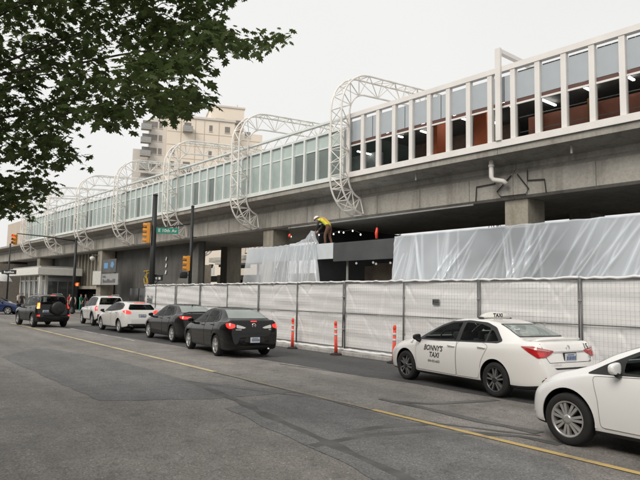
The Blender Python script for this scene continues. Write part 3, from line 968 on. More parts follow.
def make_fence_panel(idx, PL=PL):
    """local x along the fence, y towards the station, z up"""
    root = thing('fence_panel', '', 'fence')
    L = PL - 0.06
    for x in (0.03, L + 0.03):
        MB().tube((x, 0, 0.02), (x, 0, FH), 0.021, 8).build('post', FTUBE, root, True)
    MB().tube((0.05, 0, FH - 0.02), (L, 0, FH - 0.02), 0.017, 6).build('top_rail', FTUBE, root, True)
    MB().tube((0.05, 0, 1.32), (L, 0, 1.32), 0.012, 6).build('middle_rail', FTUBE, root, True)
    MB().tube((0.05, 0, 0.12), (L, 0, 0.12), 0.017, 6).build('bottom_rail', FTUBE, root, True)
    w = MB()
    nx = int(L / 0.105)
    for k in range(1, nx):
        x = 0.03 + L * k / nx
        w.tube((x, -0.004, 0.14), (x, -0.004, FH - 0.03), 0.0021, 3, cap=False)
    for k in range(1, 22):
        z = 0.12 + (FH - 0.14) * k / 22
        w.tube((0.05, 0.004, z), (L, 0.004, z), 0.0021, 3, cap=False)
    tag(w.build('wire_mesh', WIRE, root, fix=False), kind='stuff')
    # polythene hung behind the mesh
    F = folds(idx * 13 + 1, 16, 0.045)
    rr = random.Random(idx * 7)
    ph = [rr.uniform(0, 6) for _ in range(4)]
    vs = []; fs = []; fo = []
    nu, nv = 70, 50
    for i in range(nu + 1):
        for j in range(nv + 1):
            u = -0.03 + (PL + 0.02) * i / nu; v = 0.03 + (FH + 0.01) * j / nv
            e = min(1, j / 3, (nv - j) / 3 + 0.15)
            h = fold_h(F, u, v)
            wave = 0.02 * math.sin(u * 2.1 + ph[0]) + 0.012 * math.sin(v * 9 + ph[1] + 0.8 * math.sin(u * 1.7 + ph[2])) + 0.008 * math.sin(v * 17 + ph[3] + u)
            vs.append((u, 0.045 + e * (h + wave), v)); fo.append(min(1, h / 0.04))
    for i in range(nu):
        for j in range(nv):
            a = i * (nv + 1) + j
            fs.append((a, a + nv + 1, a + nv + 2, a + 1))
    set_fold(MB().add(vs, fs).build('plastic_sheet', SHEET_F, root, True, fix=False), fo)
    # rolled hem over the top rail, uneven
    r = random.Random(idx)
    pts = [(-0.01 + (PL - 0.02) * k / 16, 0.005 + r.uniform(-0.01, 0.012), FH + 0.012 + r.uniform(-0.022, 0.026)) for k in range(17)]
    MB().path(pts, [0.02 + r.uniform(0, 0.02) for _ in pts], 6).build('plastic_hem', SHEET_H, root, True)
    # loose plastic skirt on the ground
    pts = [(0.0 + (PL - 0.04) * k / 14, -0.07 + r.uniform(-0.05, 0.02), 0.03 + r.uniform(-0.01, 0.02)) for k in range(15)]
    MB().path(pts, [0.035 + r.uniform(0, 0.025) for _ in pts], 6).build('plastic_skirt', SHEET_H, root, True)
    for z in (0.75, 1.9):
        MB().bbox(PL - 0.045, PL + 0.045, -0.032, 0.03, z - 0.025, z + 0.025, 0.008).build('clamp', GREY_ST, root)
    MB().bbox(PL - 0.15, PL + 0.11, -0.18, 0.28, 0.0, 0.055, 0.012).build('foot', FOOT, root)
    return root
fence_y0 = 8.29 - 3.03 * 3
labs = {1: 'plastic wrapped mesh fence panel level with the door of the white car', 3: 'plastic wrapped mesh fence panel behind the taxi boot and rear window', 4: 'plastic wrapped mesh fence panel with small grey notice, behind the taxi cabin',
        5: 'plastic wrapped mesh fence panel between two orange marker posts and beside the taxi bonnet', 6: 'plastic wrapped mesh fence panel between the two close orange marker posts',
        7: 'plastic wrapped mesh fence panel behind the right rear corner of the black sedan', 8: 'plastic wrapped mesh fence panel behind the rear window of the black sedan',
        9: 'plastic wrapped mesh fence panel behind the roof front of the black sedan', 10: 'plastic wrapped mesh fence panel behind the dark grey sedan',
        11: 'plastic wrapped mesh fence panel by the black signal pole, next to the white hatchback'}
GF = 'plastic wrapped fence panels along the kerb'
rf = random.Random(11)
for k in range(1, 12):
    o = make_fence_panel(k)
    o.location = (FX + rf.uniform(-0.03, 0.03), fence_y0 + PL * (k + 1), FZ)
    o.rotation_euler = (0, 0, -PI / 2 + rf.uniform(-0.012, 0.012))
    tag(o, labs.get(k, 'plastic wrapped mesh fence panel beside the white car with silver wheel'), 'fence', GF)
# narrow end panel with print on it
o = make_fence_panel(40, 1.9)
o.location = (FX, fence_y0 + PL * 12 + 1.92, FZ); o.rotation_euler = (0, 0, -PI / 2)
tag(o, 'narrow end fence panel with dark lettering on its white plastic', 'fence', GF)
vv, ff = text_geo('Bell', 0.62, 0, 0.012)
MB().add([(0.95 + v.x, -0.012, 1.55 + v.y) for v in vv], ff).build('lettering', mat('faded_print', (0.10, 0.10, 0.10), 0.6, var=0), o, fix=False)

# small grey notice on the fence behind the taxi
p_ = Vector((FX - 0.03, 0, 0)); d_ = ray(436, 302); kk = (FX - 0.03) / d_.x; pp = CAM + d_ * kk
no = thing('notice', 'small dark grey notice wired to the fence above the taxi bonnet', 'notice', (pp.x, pp.y, pp.z))
MB().bbox(-0.012, 0.0, -0.14, 0.14, -0.085, 0.085, 0.003).build('board', mat('notice_grey', (0.16, 0.16, 0.16), 0.5), no)
n = MB()
for z in (0.055, -0.055):
    n.box(-0.016, -0.0125, -0.12, 0.12, z - 0.008, z + 0.008)
n.box(-0.016, -0.0125, 0.06, 0.12, -0.02, 0.03); n.box(-0.016, -0.0125, -0.12, 0.04, -0.02, 0.015)
n.build('lettering', INK_K, no)

# ================================================================ ORANGE MARKER POSTS
ORP = mat('marker_orange', (0.78, 0.065, 0.035), 0.45, var=0.12, vscale=4)
REFW = mat('reflective_white', (0.62, 0.58, 0.55), 0.4, var=0.12)
RUB = mat('black_rubber', (0.018, 0.018, 0.018), 0.75, var=0.2)
def marker(x, y, tilt, label):
    o = thing('marker_post', label, 'marker post', (x, y, 0.005), 0, 'orange marker posts along the fence')
    MB().lathe([(0.0, 0), (0.21, 0), (0.21, 0.03), (0.17, 0.06), (0.07, 0.075), (0.0, 0.075)], 8).build('base', RUB, o)
    t = lambda z: (math.sin(tilt) * z, 0, z)
    MB().path([t(0.07), t(0.35), t(1.02)], [0.062, 0.055, 0.048], 12).build('post', ORP, o, True)
    MB().path([t(1.02), t(1.05), t(1.13), t(1.17)], [0.04, 0.055, 0.05, 0.03], 12).build('grip', ORP, o, True)
    for z in (0.66, 0.84):
        MB().path([t(z), t(z + 0.085)], [0.0555, 0.0545], 12).build('band', REFW, o, True)
    return o
marker(13.28, 20.0, 0.0, 'orange marker post with white bands nearest the black sedan')
marker(13.22, 17.15, -0.035, 'leaning orange marker post with white bands at the fence joint')
marker(13.2, 14.2, 0.03, 'orange marker post with white bands next to the taxi bonnet')

# ================================================================ LOOSE PLASTIC OVER THE SHOP CANOPY
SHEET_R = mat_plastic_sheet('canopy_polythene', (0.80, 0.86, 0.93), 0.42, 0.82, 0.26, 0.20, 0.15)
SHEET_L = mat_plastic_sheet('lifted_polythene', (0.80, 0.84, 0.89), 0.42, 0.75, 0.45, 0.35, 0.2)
def drape(name, label, top, bot, d, seed, amp, material, nu=700, nv=60, tuck=0.35, clusters=None, slope=(-0.2, -0.05)):
    """top, bot: polylines of (s, z) left to right; folds run between matching points"""
    def samp(poly, t):
        L = [0]
        for a, b in zip(poly[:-1], poly[1:]):
            L.append(L[-1] + math.hypot(b[0] - a[0], b[1] - a[1]))
        x = t * L[-1]
        for i in range(len(L) - 1):
            if x <= L[i + 1] or i == len(L) - 2:
                k = (x - L[i]) / max(1e-6, L[i + 1] - L[i])
                return (poly[i][0] + (poly[i + 1][0] - poly[i][0]) * k, poly[i][1] + (poly[i + 1][1] - poly[i][1]) * k)
    r = random.Random(seed)
    ridges = []
    for c0 in (clusters or [r.uniform(0, 1) for _ in range(9)]):
        sl0 = r.uniform(*slope); wd = r.uniform(0.02, 0.07)
        for _ in range(r.randint(5, 11)):
            ridges.append((c0 + r.uniform(-wd, wd), sl0 + r.uniform(-0.06, 0.06), r.uniform(0.0020, 0.0050), r.uniform(0.25, 1), r.uniform(-0.15, 0.35), r.uniform(0.6, 1.3)))
    vs = []; fs = []; fo = []
    for i in range(nu + 1):
        u = i / nu
        a = samp(top, u); b = samp(bot, u)
        for j in range(nv + 1):
            v = j / nv
            s = a[0] + (b[0] - a[0]) * v; z = a[1] + (b[1] - a[1]) * v
            h = 0
            for c, sl, w, k, v0, v1 in ridges:
                if v < v0 or v > v1: continue
                x = u - (c + sl * v)
                h += k * math.exp(-(x / w) ** 2) * math.sin(PI * min(1, max(0, (v - v0) / (v1 - v0)))) ** 0.5
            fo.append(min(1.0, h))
            hh = amp * h + 0.06 * math.sin(u * 17 + 2 * v) * v
            vs.append((s, -d + 0.03 + hh * min(1, 0.3 + v * 1.5), z + 0.012 * math.sin(u * 90 + seed) * (1 - v)))
    for i in range(nu):
        for j in range(nv):
            k = i * (nv + 1) + j
            fs.append((k, k + nv + 1, k + nv + 2, k + 1))
    k0 = len(vs)                                     # the tuck back over the roof edge
    for i in range(nu + 1):
        p = vs[i * (nv + 1)]
        vs.append((p[0], p[1] - tuck, p[2] - 0.02)); fo.append(0.2)
    for i in range(nu):
        fs.append((i * (nv + 1), k0 + i, k0 + i + 1, (i + 1) * (nv + 1)))
    ob = MB().add(vs, fs).build(name, material, None, True, fix=False)
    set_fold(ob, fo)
    ob.location = SP; ob.rotation_euler = (0, 0, SROT)
    return tag(ob, label, 'plastic sheet')
drape('plastic_sheet', 'long wrinkled clear plastic sheet hung over the dark canopy above the fence', [(1.75, 4.66), (-4, 4.70), (-11.5, 4.70)],
      [(1.95, 1.6), (-4, 1.6), (-11.6, 1.6)], -3.66, 4, 0.07, SHEET_R, clusters=(0.02, 0.04, 0.09, 0.2, 0.3, 0.38, 0.46, 0.52, 0.58, 0.68, 0.76, 0.8, 0.84, 0.88, 0.93, 0.97), slope=(-0.17, 0.0))
drape('plastic_sheet', 'pale plastic sheet being pulled up by the worker on the canopy', [(12.95, 4.70), (10.3, 4.66), (8.6, 4.72), (7.75, 4.95), (7.36, 5.30), (7.2, 4.9), (7.0, 4.66)],
      [(13.4, 2.2), (11.0, 2.2), (9.0, 2.2), (8.3, 2.2), (7.7, 2.2), (7.2, 2.2), (6.5, 2.2)], -3.68, 9, 0.07, SHEET_L, nu=420, tuck=0.25, clusters=(0.3, 0.45, 0.55, 0.62, 0.7, 0.76, 0.83, 0.9, 0.96), slope=(-0.12, 0.02))

# ================================================================ STRING OF BULBS AND FLAGS UNDER THE BEAM
BULB = mat('bulb', (0.9, 0.88, 0.8), 0.4, var=0, emit=(1, 0.93, 0.8), estr=0.8)
sl = thing('string_light', 'string of small white bulbs under the viaduct above the canopy', 'string light', SP, SROT)
bp = [on_station(x, y, -0.4) for x, y in ((291, 236.7), (319, 235), (326, 234), (333.6, 234.2), (339, 232.2), (343.6, 232.7), (352.7, 231), (360.6, 234.7))]
MB().path([SL(s, d, z + 0.08) for s, d, z in bp], 0.012, 5).build('cable', BLACKP, sl)
for s, d, z in bp:
    MB().lathe([(0.0, -0.05), (0.036, -0.032), (0.046, 0.0), (0.032, 0.036), (0.015, 0.06), (0, 0.06)], 10, SL(s, d, z)).build('bulb', BULB, sl, True)
for i, (x, y, lab, ln) in enumerate(((377, 233, 'orange safety flag hanging under the beam over the dark canopy', 0.55), (290, 235.5, 'small orange lamp hanging beside the bulbs under the beam', 0.2))):
    s, d, z = on_station(x, y, -0.6)
    fl = thing('safety_flag', lab, 'flag', SP, SROT)
    MB().path([SL(s, d, z + ln / 2), SL(s + 0.04, d, z), SL(s + 0.02, d, z - ln / 2)], [0.05, 0.085, 0.07], 8).build('cloth', ORP, fl, True)
    MB().tube(SL(s, d, z + ln / 2), SL(s, d, z + ln / 2 + 0.5), 0.012, 5).build('cord', BLACKP, fl)

# ================================================================ TRAFFIC SIGNALS
POLE_K = mat('black_pole', (0.014, 0.016, 0.017), 0.5, var=0.2)
SIG_Y = mat('signal_yellow', (0.62, 0.26, 0.03), 0.5, var=0.08)
LENS_OFF = mat('lens_dark', (0.05, 0.02, 0.015), 0.3, var=0)
LENS_RED = mat('lens_red_lit', (0.6, 0.02, 0.01), 0.4, var=0, emit=(1.0, 0.10, 0.04), estr=3.0)
SGREEN = mat('street_sign_green', (0.015, 0.22, 0.15), 0.45, var=0.05)
def pole(name, label, p, h, r0, r1, extra=None):
    o = thing(name, label, 'signal pole', (p.x, p.y, 0.0))
    MB().path([(0, 0, 0), (0, 0, h * 0.5), (0, 0, h)], [r0, (r0 + r1) / 2, r1], 12).build('pole', POLE_K, o, True)
    MB().lathe([(0, 0), (r0 * 1.9, 0), (r0 * 1.9, 0.1), (r0 * 1.3, 0.4), (r0 * 1.1, 0.55), (0, 0.55)], 12, (0, 0, 0.1)).build('base', POLE_K, o)
    MB().lathe([(r1 * 1.15, -0.02), (r1 * 1.15, 0.04), (0, 0.1)], 12, (0, 0, h)).build('cap', POLE_K, o)
    return o
def signal_head(label, p, face, lit=None, n=3):
    """p: centre; face: angle (about z) the lenses look to; local -y is the face"""
    o = thing('traffic_signal', label, 'traffic signal', p, face)
    h = 0.34 * n
    MB().bbox(-0.16, 0.16, -0.10, 0.12, -h / 2, h / 2, 0.03).build('housing', SIG_Y, o)
    for k in range(n):
        z = h / 2 - 0.17 - 0.34 * k
        v = MB()                                     # hood over the lens: a three-quarter tube
        m = 12
        vs = []
        for i in range(m + 1):
            a = math.radians(-40 + 260 * i / m)
            for y, rr in ((-0.105, 0.145), (-0.36, 0.155)):
                vs.append((rr * math.cos(a), y, z + rr * math.sin(a)))
        v.add(vs, [(2 * i, 2 * i + 1, 2 * i + 3, 2 * i + 2) for i in range(m)])
        v.build('hood', SIG_Y, o, fix=False)
        MB().lathe([(0.0, -0.135), (0.08, -0.13), (0.13, -0.105)], 14, (0, 0, z), 'y').build('lens', LENS_RED if lit == k else LENS_OFF, o, True)
    return o
P1 = at_depth(153.5, 240, 41); P1.z = 0
P2 = at_depth(191.5, 240, 41.5); P2.z = 0
P3 = at_depth(75.2, 260, 60); P3.z = 0
po1 = pole('signal_pole', 'thick black signal pole with green street sign on its arm', P1, 8.65, 0.21, 0.15)
a0 = Vector((0, 0, at_depth(157, 229, 41).z)); a1 = at_depth(190, 224, 41.3) - P1
MB().tube(a0, a1, 0.05, 8, 0.035).build('arm', POLE_K, po1, True)
po2 = pole('signal_pole', 'thinner black signal pole beside the passage behind the fence', P2, 8.0, 0.13, 0.10)
signal_head('yellow signal head seen edge on, on the thick pole', at_depth(148.5, 233, 40.8), YAW * -1 - PI / 2 + 0.15, None, 4)
signal_head('yellow signal head seen edge on, on the thinner pole', at_depth(188.2, 263.5, 41.2), YAW * -1 - PI / 2 + 0.25, None, 3)
MB().box(-0.02, 0.36, -0.03, 0.03, 5.9, 5.95).build('bracket', POLE_K, po2)
# street name sign on the arm
c = at_depth(167.5, 230.8, 40.9)
sg = thing('street_sign', 'green street name sign hanging from the signal arm', 'sign', c, -YAW + 0.18)
MB().bbox(-0.72, 0.72, -0.02, 0.02, -0.19, 0.19, 0.01).build('board', SGREEN, sg)
vv, ff = text_geo('E 10th Av', 0.30, 0, 0.004)
MB().add([(v.x, -0.024, v.y) for v in vv], ff).build('lettering', INK_W, sg, fix=False)
MB().box(-0.5, -0.46, -0.015, 0.015, 0.191, 0.33).build('hanger', POLE_K, sg)
MB().box(0.46, 0.5, -0.015, 0.015, 0.191, 0.36).build('hanger', POLE_K, sg)
# pedestrian signals and cameras behind the fence top
pb = thing('pedestrian_signal', 'small dark pedestrian signal just above the fence by the thick pole', 'pedestrian signal', at_depth(158.5, 277.5, 41), -YAW)
MB().bbox(-0.28, 0.28, -0.1, 0.12, -0.2, 0.2, 0.03).build('housing', POLE_K, pb)
for x in (-0.12, 0.1):
    MB().bbox(x - 0.07, x + 0.07, -0.125, -0.102, -0.14, 0.02, 0.01).build('lens', INK_W, pb)
MB().tube((0, 0.05, -0.2), (-0.25, 0.05, -0.45), 0.03, 6).build('bracket', POLE_K, pb)
pb2 = thing('pedestrian_signal', 'dark rounded pedestrian signal by the thinner pole above the fence', 'pedestrian signal', at_depth(184, 275, 41), -YAW + 0.5)
MB().bbox(-0.3, 0.22, -0.16, 0.16, -0.22, 0.22, 0.09).build('housing', POLE_K, pb2, True)
MB().tube((0.2, 0, 0), (0.5, 0, 0.0), 0.03, 6).build('bracket', POLE_K, pb2)
# far pole with mast arm over the road and red light
po3 = pole('signal_pole', 'black signal pole across the junction with long mast arm', P3, 7.3, 0.15, 0.11)
b1 = at_depth(17, 233.5, 60.5) - P3
MB().path([(0, 0, 7.1), b1 * 0.5 + Vector((0, 0, 3.62)), b1], [0.09, 0.07, 0.045], 8).build('mast_arm', POLE_K, po3, True)
signal_head('traffic signal showing red on the mast arm', at_depth(15.3, 239.5, 60.2), -YAW - 0.35, 0, 3)
signal_head('low traffic signal showing red on the far black pole', at_depth(77.6, 284.5, 59.5), -YAW + 0.1, 0, 1)
P4 = at_depth(9.3, 260, 63); P4.z = 0
po4 = pole('signal_pole', 'thin black post carrying a dark street sign by the corner shop', P4, 6.9, 0.09, 0.07)
c = at_depth(9, 272, 62.8)
s4 = thing('street_sign', 'dark street name plate with white lettering on the thin post', 'sign', c, -YAW)
MB().bbox(-0.75, 0.75, -0.02, 0.02, -0.22, 0.22, 0.01).build('board', POLE_K, s4)
e = MB()
for k in range(7):
    e.box(-0.5 + 0.15 * k, -0.5 + 0.15 * k + 0.1, -0.026, -0.021, -0.09, -0.09 + (0.2, 0.13, 0.13, 0.18)[k % 4])
e.build('lettering', INK_W, s4)

# mast on the near side of the junction, its signal showing between the leaves
hz = at_depth(15, 203, 45)
P5 = Vector((0.2, hz.y + 1.0, 0))
po5 = pole('signal_pole', 'black signal mast on the near pavement with its arm behind the leaves', P5, hz.z + 0.9, 0.18, 0.12)
MB().path([(0, 0, hz.z + 0.75), (hz.x - P5.x, hz.y - P5.y, hz.z + 0.72)], [0.09, 0.05], 8).build('mast_arm', POLE_K, po5, True)
signal_head('orange signal head half hidden by the tree leaves', hz, -YAW - 0.4, None, 3)
# ================================================================ APARTMENT TOWER BEHIND
CREAM = mat('cream_render', (0.80, 0.715, 0.61), 0.85, var=0.05, vscale=0.15)
CREAM2 = mat('pale_render', (0.66, 0.62, 0.57), 0.85, var=0.08, vscale=0.15)
WIN = mat('far_window', (0.22, 0.20, 0.18), 0.15, var=0.2)
BALC = mat('balcony_slab', (0.40, 0.38, 0.35), 0.8, var=0.1)
AD = 132.0
ap0 = at_depth(205, 290, AD); ap0.z = 0
apt = thing('apartment_tower', 'cream apartment tower with stepped roof and balconies rising behind the station', 'building', ap0, -YAW + 0.30)
k_ = AD / FPX
def ax(px): return (px - 205) * k_ * 1.06
def az(py): return CAM_H + (296.5 - py) * k_
MB().box(ax(164), ax(228), 0, 16, 0, az(117)).build('block', CREAM, apt)
MB().box(ax(228.1), ax(258), 2.5, 17, 0, az(124)).build('block', CREAM, apt)
MB().box(ax(207), ax(240), 4, 13, az(117) - 0.5, az(96)).build('penthouse', CREAM, apt)
MB().box(ax(148), ax(163.9), 1.5, 15, 0, az(118)).build('block', CREAM2, apt)
MB().box(ax(134), ax(147.9), 3.0, 14, 0, az(150)).build('block', CREAM2, apt)
MB().box(ax(258.1), ax(268), 4.5, 17, 0, az(137)).build('block', CREAM2, apt)
MB().box(ax(163), ax(229), -0.25, 16.2, az(117) + 0.01, az(117) + 0.5).build('parapet', CREAM2, apt)
MB().box(ax(206), ax(241), 3.8, 13.2, az(96) + 0.01, az(96) + 0.4).build('parapet', CREAM2, apt)
jt = mat('render_joint', (0.52, 0.44, 0.35), 0.9, var=0)
for px in (177, 190.5, 199, 213):
    MB().box(ax(px) - 0.07, ax(px) + 0.07, -0.03, -0.001, 20, az(118)).build('joint', jt, apt)
for k in range(7):
    z = az(118) - 3.0 - k * 2.9
    MB().box(ax(164) + 0.05, ax(228) - 0.05, -0.035, -0.001, z - 0.06, z + 0.06).build('joint', jt, apt)
    MB().box(ax(228.3), ax(258) - 0.05, 2.46, 2.499, z - 0.06, z + 0.06).build('joint', jt, apt)
    for px, y0, w in ((170, 0, 0.8), (205, 0, 0.7), (221, 0, 1.1), (243, 2.5, 1.3), (152, 1.5, 1.6), (158.5, 1.5, 0.7)):
        if (px == 205 and k % 2) or (px in (243, 221, 170) and k % 3 == 1): continue
        w0 = MB().box(ax(px) - w / 2, ax(px) + w / 2, y0 - 0.05, y0 - 0.005, z + 0.75, z + 2.1).build('window', WIN, apt)
        MB().box(ax(px) - w / 2 - 0.08, ax(px) + w / 2 + 0.08, y0 - 0.12, y0 - 0.052, z + 0.62, z + 0.74).build('sill', CREAM2, w0)
    for x0, x1, y0 in ((ax(140.5), ax(150), 1.5), (ax(178.5), ax(187.5), 0.0)):
        if x0 > ax(170) and k not in (0, 3, 4): continue
        b = MB().box(x0, x1, y0 - 1.5, y0 - 0.01, z - 0.05, z + 0.16).build('balcony', BALC, apt)
        r_ = MB()
        r_.box(x0, x1, y0 - 1.5, y0 - 1.44, z + 0.2, z + 1.15)
        r_.box(x0, x0 + 0.06, y0 - 1.43, y0 - 0.02, z + 0.2, z + 1.15); r_.box(x1 - 0.06, x1, y0 - 1.43, y0 - 0.02, z + 0.2, z + 1.15)
        r_.build('balustrade', mat('balustrade_grey', (0.33, 0.33, 0.32), 0.6), b)
        MB().box(x0 + 0.3, x1 - 0.3, y0 - 0.06, y0 - 0.006, z + 0.2, z + 2.2).build('window', WIN, apt)
for px, py in ((215, 117.3), (234, 117.3)):
    MB().bbox(ax(px) - 1.0, ax(px) + 1.0, 2.2, 3.6, az(117) + 0.5, az(117) + 1.3, 0.1).build('roof_unit', WIN, apt)
MB().tube((ax(240) - 1, 8, az(96)), (ax(240) - 1, 8, az(96) + 2.2), 0.06, 5).build('aerial', GREY_ST, apt)

# ================================================================ BUILDING ON THE NEAR SIDE OF THE STREET (behind the camera, unseen; added for reflections in the cars)
nbld = thing('unseen_stucco_building', 'unseen stucco shop building on the near side, added for car reflections', 'building', (-6.5, 8, 0.15))
BRK = mat('stucco', (0.34, 0.30, 0.26), 0.85, var=0.15, vscale=2)
MB().box(-12, 0, -38, 52, 0, 9.5).build('wall', BRK, nbld)
MB().box(-12.2, 0.2, -38.2, 52.2, 9.501, 9.9).build('parapet', CONC_PAVE, nbld)
for k in range(22):
    y = -36.5 + k * 4.0
    for z0, z1 in ((0.5, 3.0), (4.2, 5.8), (7.0, 8.6)):
        w0 = MB().box(0.004, 0.05, y, y + 2.6, z0, z1).build('window', GLD, nbld)
        MB().box(0.01, 0.14, y - 0.1, y + 2.7, z0 - 0.12, z0 - 0.005).build('sill', CONC_PAVE, w0)

# ================================================================ STREET TREE (crown hangs into view from the near pavement)
BARK = mat_concrete('bark', (0.075, 0.062, 0.05), 0.4, 6.0)
LEAF = mat_leaf('leaf_dark', (0.045, 0.068, 0.022), (0.115, 0.155, 0.052), 0.45)
def in_poly(x, y, P):
    c = False
    j = len(P) - 1
    for i in range(len(P)):
        if (P[i][1] > y) != (P[j][1] > y) and x < (P[j][0] - P[i][0]) * (y - P[i][1]) / (P[j][1] - P[i][1]) + P[i][0]:
            c = not c
        j = i
    return c
CROWN = [(-60, -70), (232, -70), (238, -8), (240, 4), (226, 9), (206, 10), (202, 18), (218, 26), (232, 38), (248, 46), (247, 57), (232, 58), (214, 50), (204, 46), (204, 60), (203, 78), (196, 86), (200, 100), (197, 112),
         (186, 117), (172, 121), (167, 114), (150, 116), (140, 108), (130, 116), (120, 129), (108, 131), (98, 128), (86, 124), (75, 124), (64, 132), (58, 142), (66, 150), (84, 157), (78, 165), (58, 170), (46, 178), (44, 186), (52, 194), (46, 202), (34, 202), (30, 208), (38, 216), (20, 218), (-60, 222)]
HOLES = [(114, 64, 12, 11), (48, 91, 13, 10), (5, 43, 6, 7), (74, 30, 6, 5), (165, 14, 10, 8), (190, 32, 7, 6), (136, 76, 6, 5), (20, 62, 6, 4), (165, 53, 7, 8), (188, 80, 9, 6), (152, 100, 7, 5), (98, 96, 14, 4),
         (22, 104, 6, 5), (30, 137, 6, 5), (12, 172, 9, 5), (60, 62, 5, 4), (92, 42, 5, 4), (140, 50, 5, 4), (180, 55, 5, 4), (122, 98, 6, 4), (8, 120, 5, 5), (40, 118, 7, 4), (52, 40, 4, 4), (120, 20, 4, 4), (30, 20, 4, 3),
         (46, 180, 8, 3), (215, 14, 8, 4), (176, 98, 5, 5), (88, 78, 6, 4)]
rt = random.Random(21)
def leaf_ok(x, y):
    if not in_poly(x, y, CROWN): return False
    for hx, hy, a, b in HOLES:
        if ((x - hx) / a) ** 2 + ((y - hy) / b) ** 2 < 1.5 and rt.random() < 0.97: return False
    return True
LEAF2D = [(0, 0), (0.10, 0.16), (0.34, 0.20), (0.20, 0.34), (0.46, 0.52), (0.22, 0.56), (0.26, 0.80), (0.10, 0.76), (0, 1.0)]
LEAF2D = LEAF2D + [(-x, y) for x, y in LEAF2D[::-1][1:-1]]
lv = []; lf = []
def add_leaf(p, size, drop):
    az_ = rt.uniform(0, 2 * PI)
    tip = Vector((math.cos(az_), math.sin(az_), -rt.uniform(0.1, 1.1) * drop)).normalized()
    side = tip.cross(Vector((rt.uniform(-0.5, 0.5), rt.uniform(-0.5, 0.5), 1))).normalized()
    nrm = side.cross(tip)
    k = len(lv)
    for x, y in LEAF2D:
        lv.append(p + side * (x * size * 0.95) + tip * (y * size) + nrm * (-0.25 * abs(x) * size + 0.08 * size * math.sin(y * 3)))
    n = len(LEAF2D)
    # fan over the midrib: fold along it
    h = 8
    lf.append(tuple(k + i for i in range(0, h + 1)))
    lf.append(tuple([k] + [k + i for i in range(h, n)]))
def depth_at(x, y):
    return 8.2 + 1.1 * math.sin(x * 0.021 + 1.0) + 0.9 * math.sin(y * 0.03 + x * 0.01)
def spray(x, y, n, spread=0.20, size=(0.095, 0.165)):
    c = at_depth(x, y - 6, depth_at(x, y) + rt.uniform(-1.4, 1.6))
    for _ in range(n):
        p = c + Vector((rt.gauss(0, spread), rt.gauss(0, spread), rt.gauss(0, spread * 0.55)))
        add_leaf(p, rt.uniform(*size), 1.0)
cnt = 0
while cnt < 2700:
    x, y = rt.uniform(-58, 250), rt.uniform(-68, 220)
    if leaf_ok(x, y):
        thin = 1.0
        if y > 150: thin = 0.85
        if x > 205: thin = 0.9
        if rt.random() < thin:
            spray(x, y, rt.randint(3, 6), 0.085)
        cnt += 1
for x, y, a, b, n in ((264, 47, 8, 7, 16), (262, 54, 4, 5, 5), (284, 42, 5, 3, 10), (228, 42, 14, 9, 24), (212, 30, 9, 10, 20), (240, 52, 8, 5, 12), (232, 3, 10, 4, 8), (170, 117, 7, 4, 10), (35, 195, 12, 5, 10), (8, 206, 9, 8, 16), (48, 191, 6, 4, 5)):
    for _ in range(n):
        spray(rt.gauss(x, a * 0.55), rt.gauss(y, b * 0.55), 3, 0.05, (0.08, 0.12))
# the rest of the crown, above and beside the picture
TREE = Vector((-0.9, 9.6, 0.15))
for _ in range(900):
    v = Vector((rt.gauss(0, 1), rt.gauss(0, 1), rt.gauss(0, 1))).normalized() * rt.uniform(0.55, 1) ** 0.5
    c = TREE + Vector((v.x * 4.2, v.y * 4.6, 7.6 + v.z * 3.2))
    q = c - CAM
    zc = q.dot(CF)
    if zc > 0.3:
        px, py = 320 + FPX * q.dot(CR) / zc, 240 - FPX * q.dot(CU) / zc
        if px > -25 and py > -25: continue
    for _ in range(5):
        add_leaf(c + Vector((rt.gauss(0, .2), rt.gauss(0, .2), rt.gauss(0, .15))), rt.uniform(0.09, 0.14), 1.0)
tree = thing('street_tree', 'dark leafy street tree with branches reaching over the road', 'tree', TREE)
me = bpy.data.meshes.new('crown')
me.from_pydata([(v - TREE)[:] for v in lv], [], lf)
me.update()
tag(link_mesh('crown', me, tree, [LEAF]), kind='stuff')
MB().path([(0, 0, -0.05), (0.05, 0.02, 0.5), (0.02, 0.1, 1.8), (0.1, 0.05, 3.2), (0.15, 0.1, 4.4), (0.1, 0.2, 6.5), (0.2, 0.3, 8.5)], [0.26, 0.19, 0.165, 0.155, 0.14, 0.09, 0.03], 12).build('trunk', BARK, tree, True)
def limb(z0, targets, r0):
    """a limb from the trunk through picture points"""
    p0 = Vector((0.12, 0.08, z0))
    pts = [p0] + [at_depth(x, y, d) - TREE for x, y, d in targets]
    out = []
    for i in range(len(pts) - 1):
        for k in range(4):
            t = k / 4
            a, b = pts[i], pts[i + 1]
            w = Vector((rt.uniform(-1, 1), rt.uniform(-1, 1), rt.uniform(-1, 1))) * 0.025
            out.append(a.lerp(b, t) + (w if out else Vector()))
    out.append(pts[-1])
    n = len(out)
    MB().path(out, [max(0.006, 0.4 * r0 * (1 - i / (n - 1)) ** 1.1) for i in range(n)], 7).build('limb', BARK, tree, True)
limb(3.6, ((-60, 130, 8.2), (30, 112, 8.4), (62, 102, 8.5), (98, 92, 8.7), (110, 88, 8.7)), 0.075)
limb(3.4, ((-70, 150, 8), (20, 125, 8.2), (75, 112, 8.3), (120, 104, 8.4), (170, 106, 8.6)), 0.055)
limb(4.2, ((-60, 90, 8.4), (60, 40, 8.6), (140, 12, 8.8), (187, -2, 9.0)), 0.07)
limb(4.4, ((-40, 80, 8.4), (80, 62, 8.6), (160, 48, 8.6), (205, 36, 8.6), (250, 41, 8.7), (286, 38.5, 8.8)), 0.06)
limb(3.0, ((-70, 175, 7.8), (0, 178, 7.8), (30, 186, 7.9), (50, 192, 8)), 0.04)
limb(4.0, ((-50, 110, 8), (40, 75, 8.2), (110, 70, 8.4), (180, 78, 8.6)), 0.05)
